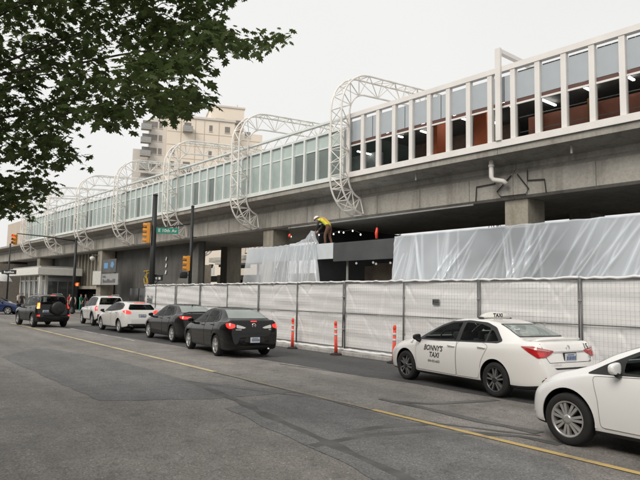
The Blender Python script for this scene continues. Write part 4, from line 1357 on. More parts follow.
limb(5.0, ((-30, 30, 8.6), (60, -10, 8.6), (150, -40, 9)), 0.07)
limb(4.6, ((-100, 40, 7.5), (-120, -60, 6.0)), 0.07)
limb(5.2, ((-160, -40, 9), (-140, -160, 11)), 0.07)

# a far bit of greenery beyond the viaduct end
ft = thing('far_tree', 'small dull green tree beyond the far end of the viaduct', 'tree', SW(128, 6, 0))
MB().path([(0, 0, 0), (0.1, 0, 3), (0, 0.1, 7)], [0.25, 0.18, 0.05], 8).build('trunk', BARK, ft)
fv = []; ff_ = []
rq = random.Random(2)
for _ in range(1500):
    v = Vector((rq.gauss(0, 1), rq.gauss(0, 1), rq.gauss(0, 1))).normalized() * rq.uniform(0.3, 1) ** 0.4
    c = Vector((v.x * 3.4, v.y * 3.4, 8.0 + v.z * 3.4 + math.sin(v.x * 5) * 0.5))
    a = Vector((rq.gauss(0, 1), rq.gauss(0, 1), rq.gauss(0, 1))).normalized() * 0.35
    b = a.orthogonal().normalized() * 0.25
    k = len(fv); fv += [c - a, c + b, c + a, c - b]; ff_.append((k, k + 1, k + 2, k + 3))
tag(MB().add(fv, ff_).build('crown', mat_leaf('leaf_far', (0.07, 0.075, 0.04), (0.11, 0.115, 0.06), 0.2), ft, fix=False), kind='stuff')

# ================================================================ PEOPLE
SKIN = mat('skin', (0.45, 0.27, 0.19), 0.6, var=0.05)
HAIR = mat('dark_hair', (0.03, 0.022, 0.018), 0.6, var=0.2)
def cloth(n, c):
    return mat('cloth_' + n, c, 0.85, var=0.15, vscale=6)
def person(label, loc, rotz, J, edges, mats, hair=True, head_dir=(0, -1, 0)):
    """J: joint -> (x, y, z, radius); edges: (a, b, material index). Faces local -y."""
    names = list(J)
    me = bpy.data.meshes.new('body_tmp')
    me.from_pydata([J[n][:3] for n in names], [(names.index(a), names.index(b)) for a, b, _ in edges], [])
    o = bpy.data.objects.new('body_tmp', me); col.objects.link(o)
    sk = o.modifiers.new('skin', 'SKIN'); sk.use_smooth_shade = True
    for i, n in enumerate(names):
        d = me.skin_vertices[0].data[i]
        r = J[n][3]
        d.radius = r if isinstance(r, tuple) else (r, r)
        d.use_root = (n == 'pelvis')
    ss = o.modifiers.new('sub', 'SUBSURF'); ss.levels = 2
    dg = bpy.context.evaluated_depsgraph_get()
    m2 = bpy.data.meshes.new_from_object(o.evaluated_get(dg))
    bpy.data.objects.remove(o)
    for mm in mats: m2.materials.append(mm)
    seg = [(Vector(J[a][:3]), Vector(J[b][:3]), k) for a, b, k in edges]
    for p in m2.polygons:
        c = p.center; best = 9; bi = 0
        for a, b, k in seg:
            t = max(0, min(1, (c - a).dot(b - a) / max(1e-9, (b - a).length_squared)))
            d = (a + (b - a) * t - c).length
            if d < best: best, bi = d, k
        p.material_index = bi; p.use_smooth = True
    root = thing('person', label, 'person', Vector(loc) * KU, rotz)
    METRIC.add(root.name)
    body = link_mesh('body', m2, root)
    hd = Vector(J['head'][:3])
    f = Vector(head_dir).normalized()
    side = f.cross(Vector((0, 0, 1))).normalized(); up = side.cross(f)
    def hp(a, b, c): return hd + side * a + f * b + up * c
    # face: nose, eyes, ears
    fc = MB()
    fc.path([hp(0, 0.085, 0.02), hp(0, 0.12, -0.015)], [0.008, 0.016], 6)
    for s in (-1, 1):
        fc.path([hp(s * 0.085, 0.0, 0.02), hp(s * 0.092, -0.01, -0.03)], [0.018, 0.012], 6)
    fc.build('face', SKIN, root, True)
    ey = MB()
    for s in (-1, 1):
        ey.path([hp(s * 0.034, 0.09, 0.02), hp(s * 0.034, 0.1, 0.02)], [0.010, 0.006], 6)
    ey.path([hp(-0.025, 0.093, -0.05), hp(0.025, 0.093, -0.05)], 0.006, 5)
    ey.build('eyes_and_mouth', HAIR, root)
    if hair:
        h = MB()
        vs = []; fs = []
        n, m = 12, 6
        for j in range(m + 1):
            th = (j / m) * 1.75
            for i in range(n):
                a = 2 * PI * i / n
                rr = 0.112 * math.sin(th); z = 0.122 * math.cos(th)
                y = -0.022 + rr * math.sin(a) * (0.86 if math.sin(a) > 0 and th > 1.0 else 1.08)
                if math.sin(a) > 0.2 and th > 0.95: z = max(z, 0.062)
                vs.append(hp(rr * math.cos(a) * 0.86, y, z + 0.01))
        for j in range(m):
            for i in range(n):
                fs.append((j * n + i, j * n + (i + 1) % n, (j + 1) * n + (i + 1) % n, (j + 1) * n + i))
        h.add(vs, fs).build('hair', HAIR, root, True)
    return root, hp
def standing(step=0.2, arm=0.1):
    J = {'pelvis': (0, 0, 0.95, (0.15, 0.115)), 'waist': (0, 0, 1.1, (0.14, 0.10)), 'chest': (0, 0, 1.32, (0.165, 0.115)), 'neckb': (0, 0.01, 1.46, (0.08, 0.07)), 'neck': (0, 0.005, 1.53, 0.052), 'head': (0, -0.01, 1.64, (0.082, 0.098)), 'crown': (0, 0, 1.715, (0.07, 0.085))}
    E = [('pelvis', 'waist', 1), ('waist', 'chest', 1), ('chest', 'neckb', 1), ('neckb', 'neck', 0), ('neck', 'head', 0), ('head', 'crown', 0)]
    for s, n in ((1, 'l'), (-1, 'r')):
        f = step * s
        J.update({n + 'hip': (0.09 * s, 0, 0.90, 0.088), n + 'knee': (0.10 * s, -f * 0.5 - 0.02, 0.49, 0.06), n + 'ank': (0.10 * s, -f + 0.03, 0.09, 0.042), n + 'toe': (0.12 * s, -f - 0.13, 0.035, 0.036),
                  n + 'sho': (0.185 * s, 0, 1.40, 0.06), n + 'elb': (0.235 * s, arm * s, 1.13, 0.045), n + 'wri': (0.24 * s, arm * s - 0.13, 0.90, 0.031), n + 'palm': (0.238 * s, arm * s - 0.15, 0.83, (0.02, 0.036))})
        E += [('pelvis', n + 'hip', 2), (n + 'hip', n + 'knee', 2), (n + 'knee', n + 'ank', 2), (n + 'ank', n + 'toe', 3), ('neckb', n + 'sho', 1), (n + 'sho', n + 'elb', 1), (n + 'elb', n + 'wri', 0), (n + 'wri', n + 'palm', 0)]
        for k in range(4):
            J[n + 'f%d' % k] = (0.235 * s + 0.0, arm * s - 0.175 + 0.02 * k, 0.755 - (0.01 if k in (1, 2) else 0), 0.008)
            E.append((n + 'palm', n + 'f%d' % k, 0))
        J[n + 'th'] = (0.21 * s, arm * s - 0.185, 0.80, 0.009); E.append((n + 'palm', n + 'th', 0))
    return J, E
SHOE = cloth('shoe', (0.03, 0.03, 0.03))
def walker(label, px, py, rot, top, legs, step=0.22, z=0.0):
    p = on_ground(px, py, z)
    J, E = standing(step)
    return person(label, p, rot, J, E, [SKIN, cloth(*top), cloth(*legs), SHOE])
W_T = ('white', (0.7, 0.68, 0.64)); K_T = ('charcoal', (0.03, 0.03, 0.033)); G_T = ('green', (0.02, 0.25, 0.17)); R_T = ('red', (0.45, 0.05, 0.05)); B_T = ('denim', (0.05, 0.07, 0.12))
walker('person in white top walking by the far black signal pole', 72.3, 312.5, -0.6, W_T, K_T)
walker('person in green top waiting beside the white off-road car', 80.3, 312, 0.5, G_T, G_T, 0.05)
walker('person in red top just behind the person in white', 68.8, 311.5, 0.2, R_T, K_T, 0.1)
walker('person in charcoal clothes crossing beside the white off-road car', 85.0, 312.5, -1.2, K_T, B_T, 0.25)
walker('person in white top standing before the corner shop post', 17.5, 310.5, 0.8, W_T, K_T, 0.08)
walker('person in charcoal clothes standing before the corner shop glass', 21.5, 310.5, -0.3, K_T, K_T, 0.06)

# worker bent over on the canopy, pulling the sheet; local -y is forward
wx, wd, wz = on_station(325.5, 243.5, -3.05)
wz = 4.58
J = {'pelvis': (0, 0.12, 0.88, (0.155, 0.135)), 'waist': (0, 0.0, 1.00, (0.15, 0.12)), 'chest': (0, -0.24, 1.16, (0.18, 0.14)), 'neckb': (0, -0.40, 1.20, (0.09, 0.08)), 'neck': (0, -0.47, 1.205, 0.055), 'head': (0, -0.57, 1.22, (0.085, 0.1)), 'crown': (0, -0.60, 1.29, (0.07, 0.085))}
E = [('pelvis', 'waist', 1), ('waist', 'chest', 1), ('chest', 'neckb', 1), ('neckb', 'neck', 0), ('neck', 'head', 0), ('head', 'crown', 0)]
for s, n in ((1, 'l'), (-1, 'r')):
    J.update({n + 'hip': (0.10 * s, 0.10, 0.83, 0.10), n + 'knee': (0.13 * s, 0.0 - 0.05 * s, 0.46, 0.07), n + 'ank': (0.13 * s, 0.08 - 0.1 * s, 0.09, 0.05), n + 'toe': (0.14 * s, -0.10 - 0.1 * s, 0.04, 0.042),
              n + 'sho': (0.19 * s, -0.34, 1.15, 0.066), n + 'elb': (0.21 * s, -0.42, 0.88, 0.05), n + 'wri': (0.10 * s, -0.55, 0.70, 0.034), n + 'palm': (0.07 * s, -0.58, 0.64, (0.036, 0.022))})
    E += [('pelvis', n + 'hip', 2), (n + 'hip', n + 'knee', 2), (n + 'knee', n + 'ank', 2), (n + 'ank', n + 'toe', 3), ('neckb', n + 'sho', 1), (n + 'sho', n + 'elb', 4), (n + 'elb', n + 'wri', 4), (n + 'wri', n + 'palm', 0)]
    for k in range(4):
        J[n + 'f%d' % k] = ((0.03 + 0.012 * k) * s, -0.60 - 0.01 * k, 0.575 - (0.008 if k in (1, 2) else 0), 0.009); E.append((n + 'palm', n + 'f%d' % k, 0))
    J[n + 'th'] = (0.03 * s, -0.56, 0.60, 0.010); E.append((n + 'palm', n + 'th', 0))
VEST = cloth('hi_vis', (0.62, 0.62, 0.06)); TRW = cloth('rust_trousers', (0.13, 0.06, 0.035)); SLV = cloth('dark_sleeve', (0.05, 0.045, 0.04))
wroot, hp = person('worker in white hard hat and yellow vest bending over on the canopy', SW(wx - 0.12, -3.05, wz), SROT - PI / 2 + 0.35 - PI, J, E, [SKIN, VEST, TRW, SHOE, SLV], hair=False, head_dir=(0, -0.85, -0.55))
hat = MB()
vs = []; fs = []
nn, mm = 16, 6
for j in range(mm + 1):
    th = j / mm * PI / 2
    for i in range(nn):
        a = 2 * PI * i / nn
        vs.append(hp(0.122 * math.sin(th) * math.cos(a), 0.145 * math.sin(th) * math.sin(a) - 0.015, 0.04 + 0.13 * math.cos(th)))
for i in range(nn):
    a = 2 * PI * i / nn
    vs.append(hp(0.145 * math.cos(a), (0.20 if math.sin(a) > 0.3 else 0.165) * math.sin(a) - 0.01, 0.032))
for j in range(mm + 1):
    for i in range(nn):
        fs.append((j * nn + i, j * nn + (i + 1) % nn, (j + 1) * nn + (i + 1) % nn, (j + 1) * nn + i))
hat.add(vs, fs).build('hard_hat', mat('hard_hat_white', (0.75, 0.73, 0.68), 0.35, var=0.04), wroot, True)
st_ = MB()
for s in (-1, 1):
    st_.path([(0.11 * s, 0.10, 0.985 + 0.035), (0.115 * s, -0.02, 1.135), (0.12 * s, -0.24, 1.305), (0.10 * s, -0.36, 1.30)], 0.016, 6)
st_.build('reflective_strips', mat('orange_strip', (0.75, 0.35, 0.1), 0.5, var=0), wroot)

# ================================================================ CARS
def paint(name, c, rough=0.28, coat=1.0, metal=0.0):
    return mat('paint_' + name, c, rough, metal=metal, var=0.03, vscale=0.7, coat=coat, spec=0.5 if c[0] > 0.3 else 0.05)
P_WHITE = paint('white', (0.84, 0.825, 0.80))
P_WHITE2 = paint('cool_white', (0.85, 0.85, 0.85))
P_BLACK = paint('black', (0.006, 0.0055, 0.0055), 0.2, 0.65)
P_GRAPH = paint('graphite', (0.012, 0.011, 0.011), 0.2, 0.65)
P_SILVERW = paint('silver_white', (0.66, 0.65, 0.63), 0.3)
P_DGREEN = paint('dark_green_grey', (0.010, 0.011, 0.011), 0.2, 0.6)
P_BLUE = paint('navy', (0.02, 0.035, 0.10), 0.25)
CGLASS = mat('car_glass', (0.008, 0.011, 0.011), 0.03, var=0, spec=0.45, ior=1.5)
RGLASS = mat('rear_glass', (0.10, 0.13, 0.125), 0.04, var=0, spec=0.9, ior=1.8)
CG = mat_glass_sheet('cabin_glass', (0.62, 0.68, 0.66), (0.01, 0.012, 0.012), 0.96, 0.12, 0.02)
CGR = mat_glass_sheet('rear_cabin_glass', (0.80, 0.86, 0.84), (0.52, 0.58, 0.56), 0.48, 0.35, 0.03)  # pale milky share stands in for see-through and reflected brightness
SEATM = mat('seat_cloth', (0.05, 0.048, 0.045), 0.85, var=0.2)
CTRIM = mat('black_trim', (0.012, 0.012, 0.012), 0.45, var=0.1)
CGAP = mat('panel_gap', (0.01, 0.01, 0.01), 0.8, var=0)
CGAP_L = mat('panel_gap_light', (0.16, 0.16, 0.155), 0.8, var=0)
TYRE = mat('tyre', (0.016, 0.016, 0.016), 0.8, var=0.2, vscale=12)
ALLOY = mat('alloy', (0.48, 0.48, 0.48), 0.3, metal=0.5, var=0.08)
ALLOY_D = mat('alloy_dark', (0.10, 0.10, 0.105), 0.3, metal=0.8, var=0.1)
CHROME = mat('chrome', (0.75, 0.75, 0.75), 0.12, metal=1.0, var=0)
L_RED = mat('tail_red', (0.42, 0.012, 0.015), 0.12, var=0.05, coat=1.0)
L_RED_ON = mat('tail_red_lit', (0.6, 0.02, 0.015), 0.15, var=0, coat=1.0, emit=(1.0, 0.04, 0.025), estr=0.6)
L_AMB_ON = mat('tail_amber_lit', (0.7, 0.2, 0.03), 0.15, var=0, coat=1.0, emit=(1.0, 0.27, 0.04), estr=1.6)
L_CLR = mat('lamp_clear', (0.55, 0.55, 0.53), 0.1, var=0.1, coat=1.0)
L_HEAD = mat('head_lamp', (0.12, 0.12, 0.125), 0.08, var=0.3, coat=1.0)
PLATE = mat('plate_white', (0.62, 0.64, 0.66), 0.5, var=0.05)
PLATE_B = mat('plate_blue', (0.06, 0.10, 0.25), 0.5, var=0)
TXT_K = mat('livery_black', (0.02, 0.02, 0.022), 0.5, var=0)

def pchip(pts):
    pts = sorted(pts)
    x = np.array([p[0] for p in pts], float); y = np.array([p[1] for p in pts], float)
    h = np.diff(x); d = np.diff(y) / h
    m = np.zeros_like(x)
    m[0], m[-1] = d[0], d[-1]
    for i in range(1, len(x) - 1):
        if d[i - 1] * d[i] > 0:
            w1, w2 = 2 * h[i] + h[i - 1], h[i] + 2 * h[i - 1]
            m[i] = (w1 + w2) / (w1 / d[i - 1] + w2 / d[i])
    def f(t):
        t = min(max(t, x[0]), x[-1])
        i = min(int(np.searchsorted(x, t, 'right')) - 1, len(x) - 2); i = max(i, 0)
        s = (t - x[i]) / h[i]
        return float(y[i] * (1 + 2 * s) * (1 - s) ** 2 + m[i] * h[i] * s * (1 - s) ** 2 + y[i + 1] * s * s * (3 - 2 * s) + m[i + 1] * h[i] * s * s * (s - 1))
    return f

def cat_rom(P, sub):
    out = []
    n = len(P)
    for i in range(n - 1):
        p0 = P[i - 1] if i > 0 else 2 * P[0] - P[1]
        p1, p2 = P[i], P[i + 1]
        p3 = P[i + 2] if i + 2 < n else 2 * P[-1] - P[-2]
        for k in range(sub):
            t = k / sub
            # blend with straight line to keep creases tight
            c = 0.5 * ((2 * p1) + (-p0 + p2) * t + (2 * p0 - 5 * p1 + 4 * p2 - p3) * t * t + (-p0 + 3 * p1 - 3 * p2 + p3) * t ** 3)
            l = p1 + (p2 - p1) * t
            out.append(0.7 * c + 0.3 * l)
    out.append(P[-1])
    return out

def car_surface(sp):
    top, belt, bot = pchip(sp['top']), pchip(sp['belt']), pchip(sp['bot'])
    wm, wr = pchip(sp['wmax']), pchip(sp['wroof'])
    xf, xr = sp['top'][0][0], sp['top'][-1][0]
    xf, xr = max(xf, xr), min(xf, xr)
    N = 96
    xs = []
    for i in range(N + 1):
        t = i / N
        t = 0.5 - 0.5 * math.cos(PI * t) if False else t
        xs.append(xf + (xr - xf) * t)
    # denser stations at the ends
    ext = [0.004, 0.012, 0.025]
    xs = sorted(set([xf] + [xf - e for e in ext] + xs + [xr + e for e in ext]), reverse=True)
    grid = []
    for x in xs:
        zt, zb_, z0, w, r = top(x), belt(x), bot(x), wm(x), wr(x)
        zb_ = min(zb_, zt - 0.02)
        H = zb_ - z0
        G = zt - zb_
        wb = w * 0.93
        wbelt = w - sp.get('shoulder', 0.045)
        gl = r
        P = [(0, z0), (wb * 0.7, z0), (wb, z0 + 0.03), (w * 0.985, z0 + 0.30 * H), (w, z0 + 0.60 * H), (w - 0.012, z0 + 0.84 * H), (wbelt, zb_ - 0.012), (wbelt - 0.03, zb_ + min(0.02, 0.1 * G))]
        a = np.array(P[-1]); b = np.array((gl, zb_ + 0.88 * G))
        mid = (a + b) / 2 + np.array((sp.get('bulge', 0.015), 0.01)) * min(1, G / 0.3)
        P += [tuple(mid), tuple(b), (gl * 0.80, zb_ + 0.965 * G), (gl * 0.42, zb_ + 0.995 * G), (0, zt)]
        half = cat_rom([np.array(p) for p in P], 4)
        grid.append([(x, p[0], p[1]) for p in half])
    m = len(grid[0])
    vs = []; fs = []; mi = []
    nrow = 2 * m - 2
    for g in grid:
        vs += [tuple(p) for p in g]                                   # left side (+y), bottom centre to top centre
        vs += [(p[0], -p[1], p[2]) for p in g[1:-1]][::-1]              # right side back down
    for i in range(len(grid) - 1):
        for k in range(nrow):
            k2 = (k + 1) % nrow
            fs.append((i * nrow + k, i * nrow + k2, (i + 1) * nrow + k2, (i + 1) * nrow + k))
            kk = k if k < m - 1 else nrow - 1 - k
            mi.append(1 if kk < 9 else 0)
    for i, rev in ((0, False), (len(grid) - 1, True)):
        f = tuple(i * nrow + k for k in range(nrow))
        fs.append(f[::-1] if rev else f); mi.append(0)
    return vs, fs, mi

def round_poly(P, r=0.03, n=3):
    out = []
    m = len(P)
    for i in range(m):
        a, b, c = Vector(P[i - 1]), Vector(P[i]), Vector(P[(i + 1) % m])
        u, v = (a - b), (c - b)
        k = min(r, u.length * 0.45, v.length * 0.45)
        p, q = b + u.normalized() * k, b + v.normalized() * k
        for j in range(n + 1):
            t = j / n
            out.append(tuple((1 - t) ** 2 * p + 2 * t * (1 - t) * b + t * t * q))
    return out

VIEWS = {   # U, V axes and ray direction
    'left': (Vector((1, 0, 0)), Vector((0, 0, 1)), Vector((0, -1, 0))),
    'right': (Vector((1, 0, 0)), Vector((0, 0, 1)), Vector((0, 1, 0))),
    'rear': (Vector((0, 1, 0)), Vector((0, 0, 1)), Vector((1, 0, 0))),
    'front': (Vector((0, 1, 0)), Vector((0, 0, 1)), Vector((-1, 0, 0))),
    'top': (Vector((1, 0, 0)), Vector((0, 1, 0)), Vector((0, 0, -1))),
    'rl': (Vector((1, 1, 0)).normalized(), Vector((0, 0, 1)), Vector((1, -1, 0)).normalized()),
    'rr': (Vector((1, -1, 0)).normalized(), Vector((0, 0, 1)), Vector((1, 1, 0)).normalized()),
    'fl': (Vector((1, -1, 0)).normalized(), Vector((0, 0, 1)), Vector((-1, -1, 0)).normalized()),
}
def project(bvh, pts2, view, off):
    U, V, D = VIEWS[view]
    out = []
    last = None
    for u, v in pts2:
        o = U * u + V * v - D * 6
        loc, nrm, idx, dist = bvh.ray_cast(o, D, 12)
        if loc is None:
            loc, nrm, idx, dist = bvh.find_nearest(U * u + V * v - D * 1.0)
        if nrm.dot(D) > 0: nrm = -nrm
        out.append(loc + nrm * off)
    return out
def patch(car, name, poly, view, off, material, parent=None, step=0.07, rnd=0.02, holes=()):
    """lay a polygon (given in a side / rear / top view) on the body skin"""
    P = round_poly(poly, rnd) if rnd else list(poly)
    bm = bmesh.new()
    if holes:
        for loop in [P] + list(holes):
            vv_ = [bm.verts.new((u, v, 0)) for u, v in loop]
            for i in range(len(vv_)):
                bm.edges.new((vv_[i - 1], vv_[i]))
        bmesh.ops.triangle_fill(bm, use_beauty=True, use_dissolve=False, edges=list(bm.edges), normal=(0, 0, 1))
    else:
        f = bm.faces.new([bm.verts.new((u, v, 0)) for u, v in P])
    us = [p[0] for p in P]; vs_ = [p[1] for p in P]
    for lo, hi, ax_ in ((min(us), max(us), 0), (min(vs_), max(vs_), 1)):
        n = int((hi - lo) / step)
        for k in range(1, n + 1):
            c = lo + (hi - lo) * k / (n + 1)
            co = Vector((c, 0, 0)) if ax_ == 0 else Vector((0, c, 0)); no = Vector((1, 0, 0)) if ax_ == 0 else Vector((0, 1, 0))
            bmesh.ops.bisect_plane(bm, geom=list(bm.verts) + list(bm.edges) + list(bm.faces), plane_co=co, plane_no=no)
    vs2 = [(v.co.x, v.co.y) for v in bm.verts]
    pr = project(car['bvh'], vs2, view, off)
    # sink the rim by a skirt so the piece has an edge
    bm.verts.ensure_lookup_table()
    for v, p in zip(bm.verts, pr):
        v.co = p
    bmesh.ops.recalc_face_normals(bm, faces=bm.faces)
    me = bpy.data.meshes.new(name)
    bm.normal_update()
    D = VIEWS[view][2]
    if sum((f.normal.dot(D) * f.calc_area() for f in bm.faces)) > 0:
        bmesh.ops.reverse_faces(bm, faces=bm.faces)
    bm.to_mesh(me); bm.free()
    return link_mesh(name, me, parent or car['root'], [material], True)
def line(car, name, pts, view, off, material, w=0.008, parent=None, closed=False):
    """a thin strip along a polyline on the skin (panel gap, chrome strip)"""
    P = [Vector(p) for p in pts]
    if closed: P = P + [P[0]]
    D = []
    for a, b in zip(P[:-1], P[1:]):
        n = max(1, int((b - a).length / 0.06))
        D += [a.lerp(b, k / n) for k in range(n)]
    D.append(P[-1])
    vs = []; fs = []
    for i, p in enumerate(D):
        t = (D[min(i + 1, len(D) - 1)] - D[max(i - 1, 0)]).normalized()
        s = Vector((-t.y, t.x)) * w / 2
        vs += [tuple(p + s), tuple(p - s)]
        if i: fs.append((2 * i - 2, 2 * i - 1, 2 * i + 1, 2 * i))
    return MB().add(project(car['bvh'], vs, view, off), fs).build(name, material, parent or car['root'])
def lettering(car, name, body, view, cu, cv, size, off, material, shear=0.0, bold=0.0, flip=False, sx=1.0):
    vs, fs = text_geo(body, size, shear, bold)
    P = [(cu + (-v.x if flip else v.x) * sx, cv + v.y) for v in vs]
    return MB().add(project(car['bvh'], P, view, off), fs).build(name, material, car['root'], fix=False)

def make_wheel(R, W, style, rimr):
    """wheel about the local y axis, outer face towards +y"""
    root = bpy.data.objects.new('wheel', None); col.objects.link(root); root.empty_display_size = 0.1
    t = MB()
    h = W / 2
    t.lathe([(rimr, h - 0.012), (rimr + 0.02, h), (R - 0.035, h), (R - 0.012, h - 0.012), (R, h - 0.035), (R, -h + 0.035), (R - 0.03, -h), (rimr, -h)], 40, axis='y')
    t.build('tyre', TYRE, root, True)
    m1 = ALLOY_D if style == 'dark' else ALLOY
    r = MB()
    r.lathe([(rimr + 0.004, h - 0.006), (rimr - 0.012, h - 0.004), (rimr - 0.022, h - 0.03), (rimr - 0.03, h - 0.10), (rimr - 0.03, -h + 0.02)], 40, axis='y')
    r.build('rim', m1, root, True)
    b = MB().lathe([(rimr - 0.031, 0.0), (0.05, 0.0), (0.0, 0.0)], 24, axis='y')
    b.build('brake_disc', mat('wheel_dark', (0.02, 0.02, 0.02), 0.7, var=0.2), root)
    n = {'dark': 10, 'ten': 10, 'five': 5, 'seven': 7, 'nine': 9, 'split': 14}[style]
    s = MB()
    for k in range(n):
        a = 2 * PI * k / n + (0.1 if style == 'dark' else 0.3)
        tw = (0.10 if k % 2 else -0.10) if style == 'dark' else ((0.07 if k % 2 else -0.07) if style == 'split' else 0.0)
        w0, w1 = {'dark': (0.018, 0.014), 'ten': (0.024, 0.036), 'five': (0.05, 0.042), 'seven': (0.034, 0.028), 'nine': (0.026, 0.024), 'split': (0.013, 0.019)}[style]
        def pt(rad, off, y, aa):
            c, sn = math.cos(aa), math.sin(aa)
            return (rad * c - off * sn, y, rad * sn + off * c)
        ri, ro = 0.045, rimr - 0.012
        yo = h - 0.018; yi = h - 0.008
        vs = [pt(ri, -w0, yi, a), pt(ri, w0, yi, a), pt(ro, w1, yo, a + tw), pt(ro, -w1, yo, a + tw), pt(ri, -w0, yi - 0.05, a), pt(ri, w0, yi - 0.05, a), pt(ro, w1 * 0.8, yo - 0.06, a + tw), pt(ro, -w1 * 0.8, yo - 0.06, a + tw)]
        s.add(vs, [(0, 1, 2, 3), (0, 4, 5, 1), (1, 5, 6, 2), (2, 6, 7, 3), (3, 7, 4, 0)])
    s.build('spokes', ALLOY if style != 'dark' else mat('alloy_machined', (0.22, 0.22, 0.22), 0.35, metal=0.5, var=0.1), root)
    MB().lathe([(0.062, h - 0.03), (0.06, h - 0.004), (0.03, h + 0.003), (0.0, h + 0.003)], 16, axis='y').build('hub_cap', m1, root, True)
    return root

def make_car(name, label, cat, sp, loc, heading, body_paint, group=None):
    """x forward, y left, z up; origin on the ground midway between the axles"""
    root = thing(name, label, cat, loc, heading, group)
    METRIC.add(root.name)
    vs, fs, mi = car_surface(sp)
    me = bpy.data.meshes.new('body')
    me.from_pydata(vs, [], fs)
    me.polygons.foreach_set('material_index', mi)
    bm = bmesh.new(); bm.from_mesh(me)
    bmesh.ops.recalc_face_normals(bm, faces=bm.faces)
    bm.to_mesh(me); bm.free()
    bvh = BVHTree.FromPolygons([Vector(v) for v in vs], fs)
    car = {'root': root, 'bvh': bvh, 'sp': sp, 'paint': body_paint}
    tmp = bpy.data.objects.new('body_tmp', me); col.objects.link(tmp)
    me.materials.append(body_paint); me.materials.append(CTRIM)
    R = sp['R']; hw = sp['track'] / 2
    cut = MB()
    ra = R + sp.get('gap', 0.045)
    for x in (sp['fa'], sp['ra']):
        for s in (-1, 1):
            cut.lathe([(0, s * (hw - 0.2)), (ra, s * (hw - 0.2)), (ra, s * (hw + 0.6)), (0, s * (hw + 0.6))], 48, (x, 0, R + 0.012), 'y')
    cm = bpy.data.meshes.new('cut_tmp'); cm.from_pydata(cut.v, [], cut.f)
    bm = bmesh.new(); bm.from_mesh(cm)
    bmesh.ops.remove_doubles(bm, verts=bm.verts, dist=1e-5)
    bmesh.ops.recalc_face_normals(bm, faces=bm.faces); bm.to_mesh(cm); bm.free()
    cm.polygons.foreach_set('material_index', [1] * len(cm.polygons))
    cm.materials.append(body_paint); cm.materials.append(CTRIM)
    co = bpy.data.objects.new('cut_tmp', cm); col.objects.link(co)
    extra = []
    for P, a0, a1, axis in sp.get('cab', ()):
        em = bpy.data.meshes.new('cab_tmp'); mbx = MB().prism(P, a0, a1, axis)
        em.from_pydata(mbx.v, [], mbx.f)
        bm = bmesh.new(); bm.from_mesh(em); bmesh.ops.recalc_face_normals(bm, faces=bm.faces); bm.to_mesh(em); bm.free()
        em.polygons.foreach_set('material_index', [1] * len(em.polygons))
        em.materials.append(body_paint); em.materials.append(CTRIM)
        eo = bpy.data.objects.new('cab_tmp', em); col.objects.link(eo); extra.append(eo)
        m_ = tmp.modifiers.new('cab', 'BOOLEAN'); m_.operation = 'DIFFERENCE'; m_.object = eo; m_.solver = 'EXACT'
    md = tmp.modifiers.new('cut', 'BOOLEAN'); md.operation = 'DIFFERENCE'; md.object = co; md.solver = 'EXACT'
    dg = bpy.context.evaluated_depsgraph_get()
    m2 = bpy.data.meshes.new_from_object(tmp.evaluated_get(dg))
    bpy.data.objects.remove(tmp); bpy.data.objects.remove(co)
    for eo in extra: bpy.data.objects.remove(eo)
    m2.name = 'body'
    try:
        m2.set_sharp_from_angle(angle=math.radians(38))
    except Exception:
        pass
    body = link_mesh('body', m2, root)
    m2.polygons.foreach_set('use_smooth', [True] * len(m2.polygons))
    try:
        m2.set_sharp_from_angle(angle=math.radians(38))
    except Exception:
        pass
    car['body'] = body
    # wheels
    w = make_wheel(R, sp.get('tw', 0.205), sp['style'], sp.get('rimr', R - 0.105))
    w.parent = root
    first = True
    for x in (sp['fa'], sp['ra']):
        for s in (1, -1):
            o = w if first else copy_tree(w, root)
            first = False
            o.location = (x, s * (hw), R)
            o.rotation_euler = (0, random.uniform(0, 1.2), 0 if s > 0 else PI)
    # arch lips
    if 'arch' in sp:
        am = CTRIM if sp['arch'] == 'black' else body_paint
        wl = 0.07 if sp['arch'] == 'black' else 0.028
        for x in (sp['fa'], sp['ra']):
            for view in ('left', 'right'):
                pts = [(x + (ra + wl / 2) * math.cos(a), R + 0.012 + (ra + wl / 2) * math.sin(a)) for a in [math.radians(-8 + 196 * k / 24) for k in range(25)]]
                line(car, 'arch_lip', pts, view, 0.010, am, wl)
    return car

def doors(car, frames, handles, gap_off=0.003):
    for view in ('left', 'right'):
        for k, P in enumerate(frames):
            d = patch(car, 'door', P, view, 0.0045, car['paint'], step=0.09, rnd=0.05)
            line(car, 'door_gap', round_poly(P, 0.05), view, 0.0065, CGAP_L if car['paint'] in (P_WHITE, P_WHITE2, P_SILVERW) else CGAP, 0.006, d, True)
            if k < len(handles) and handles[k]:
                hx, hz = handles[k]
                U = 1 if view == 'left' else -1
                pc = project(car['bvh'], [(hx - 0.09, hz), (hx, hz + 0.004), (hx + 0.09, hz)], view, 0.03)
                pb_ = project(car['bvh'], [(hx - 0.10, hz), (hx + 0.10, hz)], view, 0.0)
                MB().path([pb_[0], pc[0], pc[1], pc[2], pb_[1]], [0.012, 0.014, 0.015, 0.014, 0.012], 8).build('handle', car.get('handle', car['paint']), d, True)
def side_glass(car, surround, panes):
    for view in ('left', 'right'):
        f = patch(car, 'window_frame', surround, view, 0.0075, CTRIM, step=0.08, rnd=0.05, holes=[round_poly(P, 0.035) for P in panes])
        for P in panes:
            patch(car, 'window', P, view, 0.005, CG, f, step=0.08, rnd=0.035)
def shrink(P, k):
    c = Vector((sum(p[0] for p in P) / len(P), sum(p[1] for p in P) / len(P)))
    return [tuple(Vector(p) + (c - Vector(p)).normalized() * k) for p in P]
